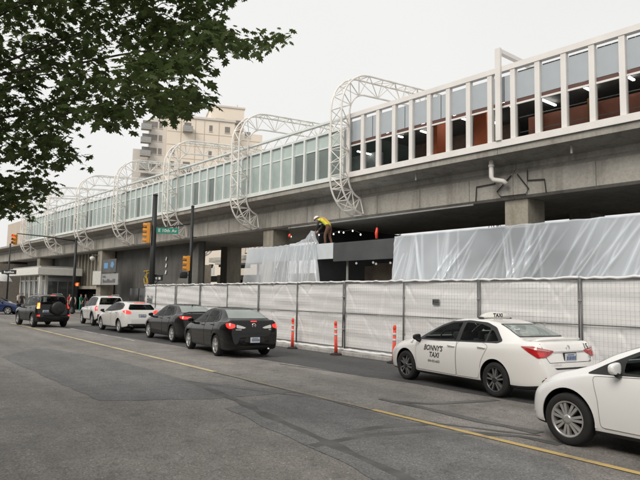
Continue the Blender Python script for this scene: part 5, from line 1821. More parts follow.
def cabin(surround, rear, front, xr=-2.05, xm=0.0, xf=1.4):
    """cutters that hollow the cabin out behind the windows: (polygon, a0, a1, axis)"""
    return [(shrink(surround, 0.03), -1.2, 1.2, 'y'), (shrink(rear, 0.02), xr, xm, 'x'), (shrink(front, 0.03), xm - 0.01, xf, 'x')]
def seats(car, z0, ztop, rows=((0.05, 0.36), (-0.85, 0.36))):
    for x, y in rows:
        for sd in (1, -1):
            o = MB().bbox(x - 0.12, x + 0.05, sd * y - 0.23, sd * y + 0.23, z0 - 0.03, z0 + (ztop - z0) * 0.40, 0.05).build('seat', SEATM, car['root'], True)
            MB().bbox(x - 0.10, x + 0.0, sd * y - 0.12, sd * y + 0.12, z0 + (ztop - z0) * 0.44, z0 + (ztop - z0) * 0.80, 0.04).build('headrest', SEATM, o, True)
    MB().path([(x_, 0.36 + 0.17 * math.cos(a), z0 + 0.03 + 0.15 * math.sin(a)) for x_, a in [(0.55 - 0.06 * math.sin(k * PI / 6), k * PI / 6) for k in range(13)]], 0.014, 6).build('steering_wheel', CTRIM, car['root'], True)
def mirror(car, x, z, y, m, s=1.0):
    for sd in (1, -1):
        b = MB()
        bm = bmesh.new()
        bmesh.ops.create_uvsphere(bm, u_segments=14, v_segments=9, radius=1)
        for v in bm.verts:
            c = Vector([math.copysign(abs(t) ** 0.62, t) for t in v.co])
            v.co = Vector((x + 0.050 * s * c.x * (1.15 if c.x > 0 else 0.55), sd * (y + 0.11 * s + 0.10 * s * c.y), z + 0.066 * s * c.z * (1 - 0.18 * c.y)))
        b.bm(bm)
        o = b.build('mirror', m, car['root'], True)
        MB().path([(x + 0.03, sd * (y - 0.05), z - 0.085), (x + 0.01, sd * (y + 0.04 * s), z - 0.08 * s), (x + 0.0, sd * (y + 0.12 * s), z - 0.05 * s)], [0.03, 0.035, 0.03], 8).build('mirror_arm', CTRIM, o, True)
def both(car, name, poly, view, off, m, **k):
    """a left piece and its mirror image"""
    a = patch(car, name, poly, view, off, m, **k)
    v2 = {'rl': 'rr', 'left': 'right', 'rear': 'rear', 'fl': 'fr'}[view]
    if view == 'rear': P2 = [(-u, v) for u, v in poly]
    else: P2 = poly
    return a, patch(car, name, P2, v2, off, m, **k)
VIEWS['fr'] = (Vector((1, 1, 0)).normalized(), Vector((0, 0, 1)), Vector((-1, 1, 0)).normalized())
def plate(car, z, w=0.30, h=0.155, y=0.0, text='', blue=False):
    x = project(car['bvh'], [(y, z)], 'rear', 0.0)[0].x
    o = MB().bbox(x - 0.022, x + 0.02, y - w / 2, y + w / 2, z - h / 2, z + h / 2, 0.004).build('plate', PLATE, car['root'])
    MB().bbox(x - 0.016, x + 0.02, y - w / 2 - 0.018, y + w / 2 + 0.018, z - h / 2 - 0.018, z + h / 2 + 0.018, 0.004).build('plate_frame', CTRIM, o)
    c = MB()
    for k in range(6):
        yy = y + 0.105 - k * 0.042
        c.box(x - 0.0245, x - 0.0222, yy - 0.028, yy, z - 0.04, z + 0.03)
    c.box(x - 0.0245, x - 0.0222, y - 0.09, y + 0.09, z + 0.045, z + 0.06)
    c.build('lettering', PLATE_B, o)

HEAD = PI / 2       # heading 0 = along +Y

# ---------------------------------------------------------------- taxi (white saloon)
corolla = dict(R=0.325, track=1.53, fa=1.35, ra=-1.35, style='dark', tw=0.215, rimr=0.228, gap=0.05, shoulder=0.05, arch='paint',
    top=[(2.30, 0.46), (2.285, 0.56), (2.24, 0.66), (2.15, 0.735), (1.95, 0.81), (1.6, 0.885), (1.25, 0.945), (1.02, 0.985), (0.85, 1.06), (0.55, 1.235), (0.25, 1.365), (0.0, 1.425), (-0.35, 1.452), (-0.75, 1.445), (-1.05, 1.405), (-1.35, 1.315), (-1.62, 1.19), (-1.80, 1.115), (-1.95, 1.092), (-2.12, 1.09), (-2.20, 1.085), (-2.245, 1.03), (-2.285, 0.92), (-2.31, 0.80), (-2.345, 0.70), (-2.36, 0.58), (-2.36, 0.5)][:-1] + [(-2.366, 0.48)],
    belt=[(2.30, 0.42), (2.24, 0.58), (2.1, 0.68), (1.7, 0.80), (1.2, 0.885), (0.9, 0.915), (0.0, 0.945), (-1.0, 0.985), (-1.6, 1.02), (-1.95, 1.035), (-2.2, 1.03), (-2.26, 0.93), (-2.366, 0.44)],
    bot=[(2.30, 0.30), (2.2, 0.22), (1.9, 0.19), (-1.8, 0.20), (-2.2, 0.24), (-2.34, 0.29), (-2.366, 0.33)],
    wmax=[(2.30, 0.52), (2.27, 0.62), (2.18, 0.72), (2.0, 0.80), (1.7, 0.86), (1.3, 0.885), (0.5, 0.885), (-0.8, 0.888), (-1.5, 0.882), (-1.9, 0.855), (-2.12, 0.815), (-2.24, 0.76), (-2.32, 0.68), (-2.366, 0.56)],
    wroof=[(2.30, 0.35), (2.2, 0.52), (1.8, 0.66), (1.2, 0.72), (0.95, 0.71), (0.5, 0.62), (0.1, 0.565), (-0.5, 0.555), (-1.05, 0.555), (-1.4, 0.575), (-1.75, 0.63), (-2.0, 0.66), (-2.25, 0.60), (-2.366, 0.42)])
def place(rl, heading, sp, front=False):
    """position from the rear left wheel's ground point and the heading (clockwise from +Y, degrees)"""
    h = math.radians(heading)
    fwd = Vector((math.sin(h), math.cos(h), 0)); left = Vector((-math.cos(h), math.sin(h), 0))
    p = Vector((rl[0], rl[1], 0)) * KU - left * (sp['track'] / 2) - fwd * (sp['fa'] if front else sp['ra'])
    return (p.x, p.y, 0.004), HEAD - h
corolla['cab'] = cabin([(1.02, 0.925), (0.80, 1.06), (0.42, 1.255), (0.10, 1.36), (-0.4, 1.398), (-0.9, 1.375), (-1.18, 1.29), (-1.50, 1.05), (-1.40, 1.005), (-0.3, 0.965)], [(-0.575, 1.15), (-0.475, 1.348), (0.475, 1.348), (0.575, 1.15)], [(-0.68, 1.0), (-0.53, 1.37), (0.53, 1.37), (0.68, 1.0)])
def stretch_ends(sp, kf, kr):
    for key in ('top', 'belt', 'bot', 'wmax', 'wroof'):
        sp[key] = [(sp['fa'] + (x - sp['fa']) * kf if x > sp['fa'] else sp['ra'] + (x - sp['ra']) * kr if x < sp['ra'] else x, v) for x, v in sp[key]]
stretch_ends(corolla, 0.84, 1.05)
L, Hd = place((10.62, 8.26), 6.0, corolla)
taxi = make_car('taxi', 'white taxi saloon with roof sign and black door lettering', 'taxi', corolla, L, Hd, P_WHITE)
doors(taxi, [[(0.96, 0.30), (0.98, 0.90), (0.1, 0.945), (-0.30, 0.962), (-0.30, 0.29)], [(-0.315, 0.29), (-0.315, 0.962), (-1.05, 0.99), (-1.18, 0.93), (-1.02, 0.66), (-0.92, 0.30)]], [(-0.16, 0.86), (-1.02, 0.895)])
side_glass(taxi, [(1.02, 0.925), (0.80, 1.06), (0.42, 1.255), (0.10, 1.36), (-0.4, 1.398), (-0.9, 1.375), (-1.18, 1.29), (-1.50, 1.05), (-1.40, 1.005), (-0.3, 0.965)],
           [[(0.80, 0.965), (0.42, 1.205), (0.08, 1.325), (-0.24, 1.352), (-0.24, 0.985)], [(-0.35, 0.99), (-0.35, 1.355), (-0.80, 1.335), (-1.06, 1.27), (-1.06, 1.01)], [(-1.10, 1.015), (-1.10, 1.245), (-1.20, 1.20), (-1.40, 1.045)]])
patch(taxi, 'rear_window_seal', [(-0.60, 1.135), (-0.49, 1.36), (0.49, 1.36), (0.60, 1.135)], 'rear', 0.006, CTRIM, step=0.06, holes=[round_poly([(-0.575, 1.15), (-0.475, 1.348), (0.475, 1.348), (0.575, 1.15)], 0.02)])
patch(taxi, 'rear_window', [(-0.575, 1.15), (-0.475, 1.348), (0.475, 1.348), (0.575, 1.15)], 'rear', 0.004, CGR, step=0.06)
patch(taxi, 'windscreen', [(-0.68, 1.0), (-0.53, 1.37), (0.53, 1.37), (0.68, 1.0)], 'front', 0.004, CG, step=0.06)
for s in ('rl', 'rr'):
    lp = patch(taxi, 'tail_lamp', [(-0.80, 0.99), (-1.02, 1.0), (-1.22, 0.955), (-1.365, 0.925), (-1.33, 0.885), (-1.22, 0.815), (-1.08, 0.80), (-0.92, 0.90)], s, 0.012, L_RED, step=0.05, rnd=0.02)
    patch(taxi, 'lamp_clear_strip', [(-0.86, 0.985), (-1.02, 0.985), (-1.30, 0.928), (-1.28, 0.91), (-1.03, 0.945)], s, 0.017, mat('lamp_pink', (0.55, 0.25, 0.24), 0.15, var=0, coat=1.0), lp, step=0.05, rnd=0.008)
    patch(taxi, 'lamp_core', [(-1.06, 0.90), (-1.18, 0.895), (-1.20, 0.83), (-1.10, 0.82)], s, 0.017, L_RED_ON if False else mat('lamp_bright', (0.65, 0.02, 0.02), 0.15, var=0, coat=1.0), lp, step=0.05, rnd=0.015)
line(taxi, 'boot_gap', [(-0.66, 1.05), (-0.64, 0.86), (-0.55, 0.72), (0.55, 0.72), (0.64, 0.86), (0.66, 1.05)], 'rear', 0.004, CGAP, 0.008)
line(taxi, 'chrome_strip', [(-0.42, 0.905), (0.42, 0.905)], 'rear', 0.012, CHROME, 0.026)
plate(taxi, 0.80)
patch(taxi, 'bumper_recess', [(-0.46, 0.63), (-0.40, 0.60), (0.40, 0.60), (0.46, 0.63)], 'rear', 0.005, CTRIM, rnd=0.01)
patch(taxi, 'lower_bumper', [(-0.62, 0.28), (-0.62, 0.38), (0.62, 0.38), (0.62, 0.28)], 'rear', 0.006, CTRIM, rnd=0.03)
for s in ('rl', 'rr'):
    patch(taxi, 'reflector', [(-1.20, 0.44), (-1.20, 0.47), (-1.34, 0.46), (-1.34, 0.435)], s, 0.008, L_RED, rnd=0.008)
lettering(taxi, 'lettering', '15', 'rear', -0.52, 0.985, 0.14, 0.008, TXT_K, flip=True, bold=0.003)
lettering(taxi, 'lettering', '15', 'rear', -0.55, 0.80, 0.07, 0.008, TXT_K, flip=True)
lettering(taxi, 'lettering', '604', 'rear', -0.55, 0.73, 0.05, 0.008, TXT_K, flip=True)
emb = MB().lathe([(0.045, 0), (0.055, 0.008), (0.05, 0.016), (0.035, 0.012)], 18, (0, 0, 0), 'x')
ep = project(taxi['bvh'], [(0, 0.975)], 'rear', 0.004)[0]
e_ = MB().lathe([(0.032, -0.004), (0.045, -0.012), (0.05, -0.004)], 18, ep, 'x').build('emblem', CHROME, taxi['root'], True)
lettering(taxi, 'lettering', 'COROLLA', 'rear', 0.40, 0.655 + 0.03, 0.055, 0.009, CHROME, flip=True)
# viewed from the left side forward is to the left, so lettering runs towards the tail
lettering(taxi, 'lettering', "BONNY'S", 'left', 0.40, 0.775, 0.155, 0.009, TXT_K, shear=0.22, bold=0.003, flip=True, sx=0.92)
lettering(taxi, 'lettering', 'TAXI', 'left', 0.36, 0.635, 0.15, 0.009, TXT_K, shear=0.22, bold=0.003, flip=True, sx=0.95)
lettering(taxi, 'lettering', '604-435-6655', 'left', 0.37, 0.505, 0.075, 0.009, mat('livery_grey', (0.10, 0.10, 0.105), 0.5, var=0), shear=0.1, bold=0.001, flip=True, sx=0.9)
lettering(taxi, 'lettering', '15', 'left', 1.16, 0.865, 0.085, 0.009, TXT_K, shear=0.2, bold=0.001, flip=True)
seats(taxi, 0.985, 1.40)
mirror(taxi, 0.86, 0.985, 0.83, CTRIM)
# low boot spoiler
sp_ = project(taxi['bvh'], [(-0.62, 1.075), (0.62, 1.075)], 'rear', 0)
MB().path([(-2.05, 0.64, 1.085), (-2.16, 0.52, 1.118), (-2.19, 0.25, 1.125), (-2.19, -0.25, 1.125), (-2.16, -0.52, 1.118), (-2.05, -0.64, 1.085)], [0.012, 0.022, 0.024, 0.024, 0.022, 0.012], 8).build('spoiler', P_WHITE, taxi['root'], True)
# roof sign: shallow white dome across the roof, lettered fore and aft
rs_ = MB()
pr_ = [(-0.40, 0), (-0.37, 0.06), (-0.26, 0.10), (-0.12, 0.128), (0.12, 0.128), (0.26, 0.10), (0.37, 0.06), (0.40, 0)]
bm = bmesh.new()
f0 = [bm.verts.new((-0.47, y, 1.452 + z)) for y, z in pr_]; f1 = [bm.verts.new((-0.62, y * 0.97, 1.449 + z * 0.98)) for y, z in pr_]
bm.faces.new(f0); bm.faces.new(f1[::-1])
for i in range(len(pr_)):
    j = (i + 1) % len(pr_)
    bm.faces.new((f0[i], f1[i], f1[j], f0[j]))
bmesh.ops.recalc_face_normals(bm, faces=bm.faces)
bmesh.ops.bevel(bm, geom=list(bm.edges), offset=0.018, segments=2, affect='EDGES')
rsign = rs_.bm(bm).build('roof_sign', mat('sign_plastic_white', (0.78, 0.77, 0.74), 0.35, var=0.02), taxi['root'], True)
MB().bbox(-0.60, -0.49, -0.43, 0.43, 1.44, 1.462, 0.006).build('sign_base', CTRIM, rsign)
vv, ff = text_geo('TAXI', 0.11, 0, 0.004)
MB().add([(-0.624, -v.x * 1.1 + 0.0, 1.508 + v.y) for v in vv], ff).build('lettering', TXT_K, rsign, fix=False)
MB().add([(-0.466, v.x * 1.1, 1.510 + v.y) for v in vv], ff).build('lettering', TXT_K, rsign, fix=False)

# ---------------------------------------------------------------- white saloon at the picture edge
civic = dict(R=0.325, track=1.53, fa=1.35, ra=-1.32, style='split', tw=0.205, rimr=0.222, gap=0.055, shoulder=0.04, arch='paint',
    top=[(2.14, 0.44), (2.12, 0.54), (2.06, 0.65), (1.93, 0.75), (1.6, 0.88), (1.3, 0.96), (1.1, 1.03), (0.8, 1.20), (0.4, 1.345), (0.1, 1.41), (-0.3, 1.44), (-0.8, 1.425), (-1.1, 1.37), (-1.4, 1.27), (-1.7, 1.14), (-1.95, 1.09), (-2.15, 1.08), (-2.22, 1.0), (-2.28, 0.75), (-2.30, 0.5)],
    belt=[(2.14, 0.40), (2.05, 0.58), (1.88, 0.69), (1.5, 0.81), (1.0, 0.915), (0, 0.96), (-1, 0.99), (-1.8, 1.03), (-2.15, 1.02), (-2.30, 0.46)],
    bot=[(2.14, 0.26), (2.02, 0.20), (1.8, 0.18), (-1.8, 0.20), (-2.2, 0.26), (-2.3, 0.33)],
    wmax=[(2.14, 0.50), (2.10, 0.62), (2.0, 0.74), (1.85, 0.81), (1.5, 0.865), (1.1, 0.878), (0, 0.88), (-1.5, 0.875), (-2.0, 0.83), (-2.2, 0.76), (-2.30, 0.58)],
    wroof=[(2.14, 0.3), (2.0, 0.55), (1.5, 0.70), (1.2, 0.70), (0.7, 0.62), (0.2, 0.565), (-0.5, 0.555), (-1.1, 0.56), (-1.7, 0.62), (-2.1, 0.64), (-2.3, 0.42)])
civic['cab'] = cabin([(1.10, 0.92), (0.85, 1.06), (0.45, 1.255), (0.1, 1.35), (-0.4, 1.385), (-0.95, 1.355), (-1.2, 1.25), (-1.42, 1.06), (-1.3, 1.01), (0, 0.965)], [(-0.57, 1.13), (-0.47, 1.35), (0.47, 1.35), (0.57, 1.13)], [(-0.66, 1.04), (-0.52, 1.37), (0.52, 1.37), (0.66, 1.04)])
stretch_ends(civic, 0.86, 1.0)
cv = make_car('white_car', 'white car with silver spoked wheel cut off by the picture edge beside the taxi', 'car', civic, *place((8.02, 5.0), 1.0, civic, True), P_WHITE2)
doors(cv, [[(0.90, 0.30), (0.92, 0.62), (1.0, 0.90), (0.1, 0.955), (-0.25, 0.965), (-0.25, 0.29)], [(-0.27, 0.29), (-0.27, 0.967), (-1.0, 0.99), (-1.12, 0.93), (-0.97, 0.64), (-0.90, 0.30)]], [(-0.12, 0.87), (-0.98, 0.90)])
side_glass(cv, [(1.10, 0.92), (0.85, 1.06), (0.45, 1.255), (0.1, 1.35), (-0.4, 1.385), (-0.95, 1.355), (-1.2, 1.25), (-1.42, 1.06), (-1.3, 1.01), (0, 0.965)],
           [[(0.62, 0.97), (0.62, 1.12), (0.42, 1.215), (0.08, 1.315), (-0.2, 1.34), (-0.2, 0.985)], [(-0.32, 0.99), (-0.32, 1.345), (-0.85, 1.325), (-1.05, 1.25), (-1.05, 1.015)]])
patch(cv, 'rear_window', [(-0.57, 1.13), (-0.47, 1.35), (0.47, 1.35), (0.57, 1.13)], 'rear', 0.004, CG, step=0.06)
patch(cv, 'windscreen', [(-0.66, 1.04), (-0.52, 1.37), (0.52, 1.37), (0.66, 1.04)], 'front', 0.004, CG, step=0.06)
for s in ('fl', 'fr'):
    patch(cv, 'head_lamp', [(0.86, 0.735), (1.02, 0.745), (1.20, 0.70), (1.36, 0.635), (1.34, 0.59), (1.15, 0.60), (0.98, 0.66)], s, 0.008, L_HEAD, step=0.05)
    patch(cv, 'side_marker', [(0.87, 0.725), (0.95, 0.735), (0.97, 0.70), (0.92, 0.695)], s, 0.012, mat('marker_amber', (0.35, 0.07, 0.02), 0.2, var=0), step=0.05, rnd=0.01)
patch(cv, 'grille', [(-0.45, 0.44), (-0.45, 0.56), (0.45, 0.56), (0.45, 0.44)], 'front', 0.006, CTRIM)
for s in ('rl', 'rr'):
    patch(cv, 'tail_lamp', [(-0.85, 0.98), (-1.05, 0.985), (-1.25, 0.94), (-1.2, 0.82), (-1.0, 0.82)], s, 0.010, L_RED, step=0.05)
seats(cv, 0.985, 1.38)
mirror(cv, 0.64, 1.03, 0.84, P_WHITE2, 1.05)
line(cv, 'lower_lip', [(1.98, 0.305), (2.05, 0.31), (2.12, 0.33)], 'left', 0.012, P_WHITE2, 0.05)
plate(cv, 0.78)

# ---------------------------------------------------------------- black saloon nearest the fence markers
mz3 = dict(R=0.318, track=1.52, fa=1.32, ra=-1.32, style='five', tw=0.205, rimr=0.222, gap=0.045, shoulder=0.05, arch='paint',
    top=[(2.25, 0.46), (2.22, 0.58), (2.1, 0.72), (1.8, 0.83), (1.4, 0.92), (1.1, 0.985), (0.9, 1.06), (0.5, 1.25), (0.2, 1.38), (-0.1, 1.44), (-0.45, 1.47), (-0.85, 1.455), (-1.15, 1.40), (-1.5, 1.28), (-1.75, 1.165), (-1.95, 1.115), (-2.12, 1.115), (-2.19, 1.09), (-2.23, 1.0), (-2.27, 0.86), (-2.32, 0.74), (-2.345, 0.60), (-2.35, 0.48)],
    belt=[(2.25, 0.42), (2.1, 0.64), (1.7, 0.79), (1.2, 0.89), (0, 0.96), (-1.0, 1.0), (-1.7, 1.045), (-2.1, 1.05), (-2.2, 1.0), (-2.28, 0.80), (-2.35, 0.44)],
    bot=[(2.25, 0.28), (2.0, 0.2), (-1.8, 0.2), (-2.2, 0.24), (-2.35, 0.31)],
    wmax=[(2.25, 0.5), (2.15, 0.70), (1.9, 0.82), (1.4, 0.878), (0, 0.88), (-1.4, 0.88), (-1.9, 0.855), (-2.12, 0.815), (-2.24, 0.765), (-2.32, 0.70), (-2.35, 0.60)],
    wroof=[(2.25, 0.3), (1.9, 0.62), (1.2, 0.70), (0.5, 0.62), (0.1, 0.57), (-0.5, 0.56), (-1.1, 0.565), (-1.5, 0.60), (-1.85, 0.665), (-2.1, 0.67), (-2.25, 0.60), (-2.35, 0.45)])
mz3['cab'] = cabin([(1.02, 0.945), (0.7, 1.12), (0.3, 1.315), (0.0, 1.385), (-0.45, 1.41), (-0.95, 1.385), (-1.2, 1.29), (-1.45, 1.09), (-1.35, 1.035), (-0.3, 0.985)], [(-0.63, 1.145), (-0.50, 1.385), (0.50, 1.385), (0.63, 1.145)], [(-0.68, 1.0), (-0.53, 1.38), (0.53, 1.38), (0.68, 1.0)])
def saloon(name, label, sp, loc, head, m, kind):
    c = make_car(name, label, 'car', sp, loc, head, m)
    doors(c, [[(0.94, 0.30), (0.97, 0.91), (0.1, 0.955), (-0.28, 0.975), (-0.28, 0.29)], [(-0.30, 0.29), (-0.30, 0.975), (-1.02, 1.005), (-1.15, 0.95), (-1.0, 0.66), (-0.90, 0.30)]], [(-0.15, 0.88), (-1.0, 0.92)])
    side_glass(c, [(1.02, 0.945), (0.7, 1.12), (0.3, 1.315), (0.0, 1.385), (-0.45, 1.41), (-0.95, 1.385), (-1.2, 1.29), (-1.45, 1.09), (-1.35, 1.035), (-0.3, 0.985)],
               [[(0.80, 0.985), (0.42, 1.215), (0.08, 1.34), (-0.24, 1.37), (-0.24, 1.0)], [(-0.34, 1.0), (-0.34, 1.37), (-0.85, 1.355), (-1.05, 1.29), (-1.05, 1.03)], [(-1.09, 1.035), (-1.09, 1.26), (-1.18, 1.21), (-1.35, 1.07)]])
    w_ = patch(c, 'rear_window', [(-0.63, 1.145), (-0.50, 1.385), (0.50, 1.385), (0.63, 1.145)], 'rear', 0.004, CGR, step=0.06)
    patch(c, 'windscreen', [(-0.68, 1.0), (-0.53, 1.38), (0.53, 1.38), (0.68, 1.0)], 'front', 0.004, CG, step=0.06)
    if kind == 'round':
        for s in ('rl', 'rr'):
            l = patch(c, 'tail_lamp', [(-0.86, 1.0), (-1.02, 1.015), (-1.16, 0.985), (-1.18, 0.89), (-1.05, 0.845), (-0.92, 0.90)], s, 0.010, L_RED_ON if s == 'rl' else L_RED_ON, step=0.05, rnd=0.04)
            patch(c, 'reverse_lamp', [(-1.19, 0.975), (-1.32, 0.93), (-1.42, 0.885), (-1.38, 0.855), (-1.22, 0.87), (-1.20, 0.90)], s, 0.009, L_CLR, l, step=0.05, rnd=0.02)
        line(c, 'boot_gap', [(-0.62, 1.07), (-0.60, 0.86), (-0.48, 0.74), (0.48, 0.74), (0.60, 0.86), (0.62, 1.07)], 'rear', 0.004, CGAP, 0.008)
        ep = project(c['bvh'], [(0, 0.95)], 'rear', 0.004)[0]
        MB().lathe([(0.045, -0.004), (0.06, -0.014), (0.068, -0.004)], 18, ep, 'x').build('emblem', CHROME, c['root'], True)
        MB().path([(ep.x - 0.009, -0.05, ep.z + 0.022), (ep.x - 0.009, -0.012, ep.z + 0.004), (ep.x - 0.009, 0, ep.z - 0.02), (ep.x - 0.009, 0.012, ep.z + 0.004), (ep.x - 0.009, 0.05, ep.z + 0.022)], 0.006, 6).build('emblem_wing', CHROME, c['root'])
        lettering(c, 'lettering', 'mazda3', 'rear', 0.50, 0.83, 0.06, 0.008, CHROME, flip=True)
        lettering(c, 'lettering', 'GX', 'rear', -0.50, 0.83, 0.055, 0.008, CHROME, flip=True)
        patch(c, 'brake_lamp', [(-0.10, 1.05), (-0.10, 1.075), (0.10, 1.075), (0.10, 1.05)], 'rear', 0.012, L_RED_ON, rnd=0.008)
        patch(c, 'plate_recess', [(-0.34, 0.46), (-0.30, 0.60), (0.30, 0.60), (0.34, 0.46)], 'rear', 0.004, CTRIM, rnd=0.04)
        plate(c, 0.53)
        line(c, 'bumper_crease', [(-0.68, 0.70), (0.68, 0.70)], 'rear', 0.005, CGAP, 0.012)
    else:
        for s in ('rl', 'rr'):
            patch(c, 'tail_lamp', [(-0.84, 1.0), (-1.05, 1.015), (-1.28, 0.99), (-1.30, 0.92), (-1.08, 0.90), (-0.94, 0.93)], s, 0.010, L_RED_ON, step=0.05, rnd=0.03)
        MB().path([(-2.02, 0.66, 1.12), (-2.14, 0.5, 1.165), (-2.17, 0, 1.175), (-2.14, -0.5, 1.165), (-2.02, -0.66, 1.12)], [0.014, 0.024, 0.026, 0.024, 0.014], 8).build('spoiler', m, c['root'], True)
        plate(c, 0.80)
        MB().path([(-1.25, 0, 1.40), (-1.36, 0, 1.46)], [0.03, 0.008], 6).build('aerial_fin', CTRIM, c['root'])
    for s in ('fl', 'fr'):
        patch(c, 'head_lamp', [(0.95, 0.74), (1.12, 0.745), (1.35, 0.66), (1.30, 0.60), (1.05, 0.63)], s, 0.008, L_CLR, step=0.05)
    patch(c, 'lower_bumper', [(-0.58, 0.26), (-0.58, 0.36), (0.58, 0.36), (0.58, 0.26)], 'rear', 0.006, CTRIM, rnd=0.03)
    MB().tube((-2.22, -0.45, 0.27), (-2.36, -0.45, 0.26), 0.03, 10).build('exhaust', CHROME, c['root'], True)
    seats(c, 1.0, 1.40)
    mirror(c, 0.86, 1.0, 0.83, m)
    return c
L, Hd = place((9.40, 18.6), 6.5, mz3)
saloon('black_car', 'black saloon with lit brake lamps and white plate, beside the orange marker posts', mz3, L, Hd, P_BLACK, 'round')
mz6 = dict(mz3); mz6['style'] = 'seven'
mz6['fa'], mz6['ra'] = 1.36, -1.36
L, Hd = place((10.42, 24.75), 2.0, mz6)
saloon('dark_car', 'graphite saloon with red lamp and boot spoiler, ahead of the black saloon', mz6, L, Hd, P_GRAPH, 'wing')

# ---------------------------------------------------------------- white hatchback
foc = dict(R=0.32, track=1.53, fa=1.32, ra=-1.32, style='ten', tw=0.2, gap=0.045, shoulder=0.05, arch='paint',
    top=[(2.22, 0.46), (2.18, 0.60), (2.05, 0.74), (1.7, 0.87), (1.3, 0.97), (1.05, 1.05), (0.6, 1.27), (0.25, 1.40), (-0.1, 1.455), (-0.6, 1.48), (-1.1, 1.46), (-1.5, 1.41), (-1.72, 1.36), (-1.88, 1.20), (-1.98, 1.06), (-2.04, 0.94), (-2.08, 0.76), (-2.12, 0.62), (-2.13, 0.48)],
    belt=[(2.22, 0.42), (2.0, 0.66), (1.6, 0.80), (1.0, 0.90), (0, 0.97), (-1.0, 1.03), (-1.6, 1.07), (-1.9, 1.06), (-2.02, 0.88), (-2.13, 0.44)],
    bot=[(2.22, 0.28), (2.0, 0.2), (-1.7, 0.2), (-2.0, 0.25), (-2.13, 0.32)],
    wmax=[(2.22, 0.5), (2.1, 0.70), (1.9, 0.82), (1.4, 0.88), (0, 0.9), (-1.2, 0.90), (-1.7, 0.88), (-1.95, 0.83), (-2.05, 0.78), (-2.13, 0.62)],
    wroof=[(2.22, 0.3), (1.9, 0.62), (1.2, 0.70), (0.6, 0.62), (0.2, 0.58), (-0.5, 0.575), (-1.2, 0.57), (-1.7, 0.58), (-1.9, 0.63), (-2.05, 0.66), (-2.13, 0.5)])
foc['cab'] = cabin([(1.02, 0.95), (0.6, 1.2), (0.2, 1.36), (-0.4, 1.42), (-1.1, 1.40), (-1.5, 1.30), (-1.62, 1.14), (-1.4, 1.07), (-0.3, 1.0)], [(-0.60, 1.08), (-0.64, 1.14), (-0.52, 1.34), (0.52, 1.34), (0.64, 1.14), (0.60, 1.08)], [(-0.68, 1.06), (-0.53, 1.40), (0.53, 1.40), (0.68, 1.06)])
L, Hd = place((10.50, 31.9), -1.0, foc)
fc_ = make_car('white_hatchback', 'white hatchback with red roof brake lamp, between the graphite saloon and white off-road car', 'car', foc, L, Hd, P_SILVERW)
doors(fc_, [[(0.94, 0.30), (0.97, 0.91), (0.1, 0.965), (-0.28, 0.985), (-0.28, 0.29)], [(-0.30, 0.29), (-0.30, 0.985), (-1.05, 1.03), (-1.15, 0.95), (-1.0, 0.66), (-0.90, 0.30)]], [(-0.15, 0.90), (-1.0, 0.95)])
side_glass(fc_, [(1.02, 0.95), (0.6, 1.2), (0.2, 1.36), (-0.4, 1.42), (-1.1, 1.40), (-1.5, 1.30), (-1.62, 1.14), (-1.4, 1.07), (-0.3, 1.0)],
           [[(0.80, 0.99), (0.42, 1.24), (0.08, 1.35), (-0.24, 1.385), (-0.24, 1.01)], [(-0.34, 1.015), (-0.34, 1.385), (-0.95, 1.37), (-1.05, 1.33), (-1.05, 1.05)], [(-1.1, 1.06), (-1.1, 1.32), (-1.4, 1.26), (-1.5, 1.14)]])
patch(fc_, 'rear_window', [(-0.60, 1.08), (-0.64, 1.14), (-0.52, 1.34), (0.52, 1.34), (0.64, 1.14), (0.60, 1.08)], 'rear', 0.004, CG, step=0.06)
patch(fc_, 'windscreen', [(-0.68, 1.06), (-0.53, 1.40), (0.53, 1.40), (0.68, 1.06)], 'front', 0.004, CG, step=0.06)
for s in ('rl', 'rr'):
    patch(fc_, 'tail_lamp', [(-0.62, 1.03), (-0.86, 1.07), (-1.02, 1.02), (-1.08, 0.92), (-0.95, 0.88), (-0.75, 0.96)], s, 0.012, L_RED_ON, step=0.05, rnd=0.03)
patch(fc_, 'brake_lamp', [(-0.28, 1.375), (-0.28, 1.40), (0.28, 1.40), (0.28, 1.375)], 'rear', 0.014, L_RED_ON, rnd=0.01)
patch(fc_, 'lower_bumper', [(-0.70, 0.26), (-0.70, 0.44), (0.70, 0.44), (0.70, 0.26)], 'rear', 0.008, CTRIM, rnd=0.04)
plate(fc_, 0.78)
seats(fc_, 1.02, 1.42)
mirror(fc_, 0.86, 1.0, 0.84, CTRIM)

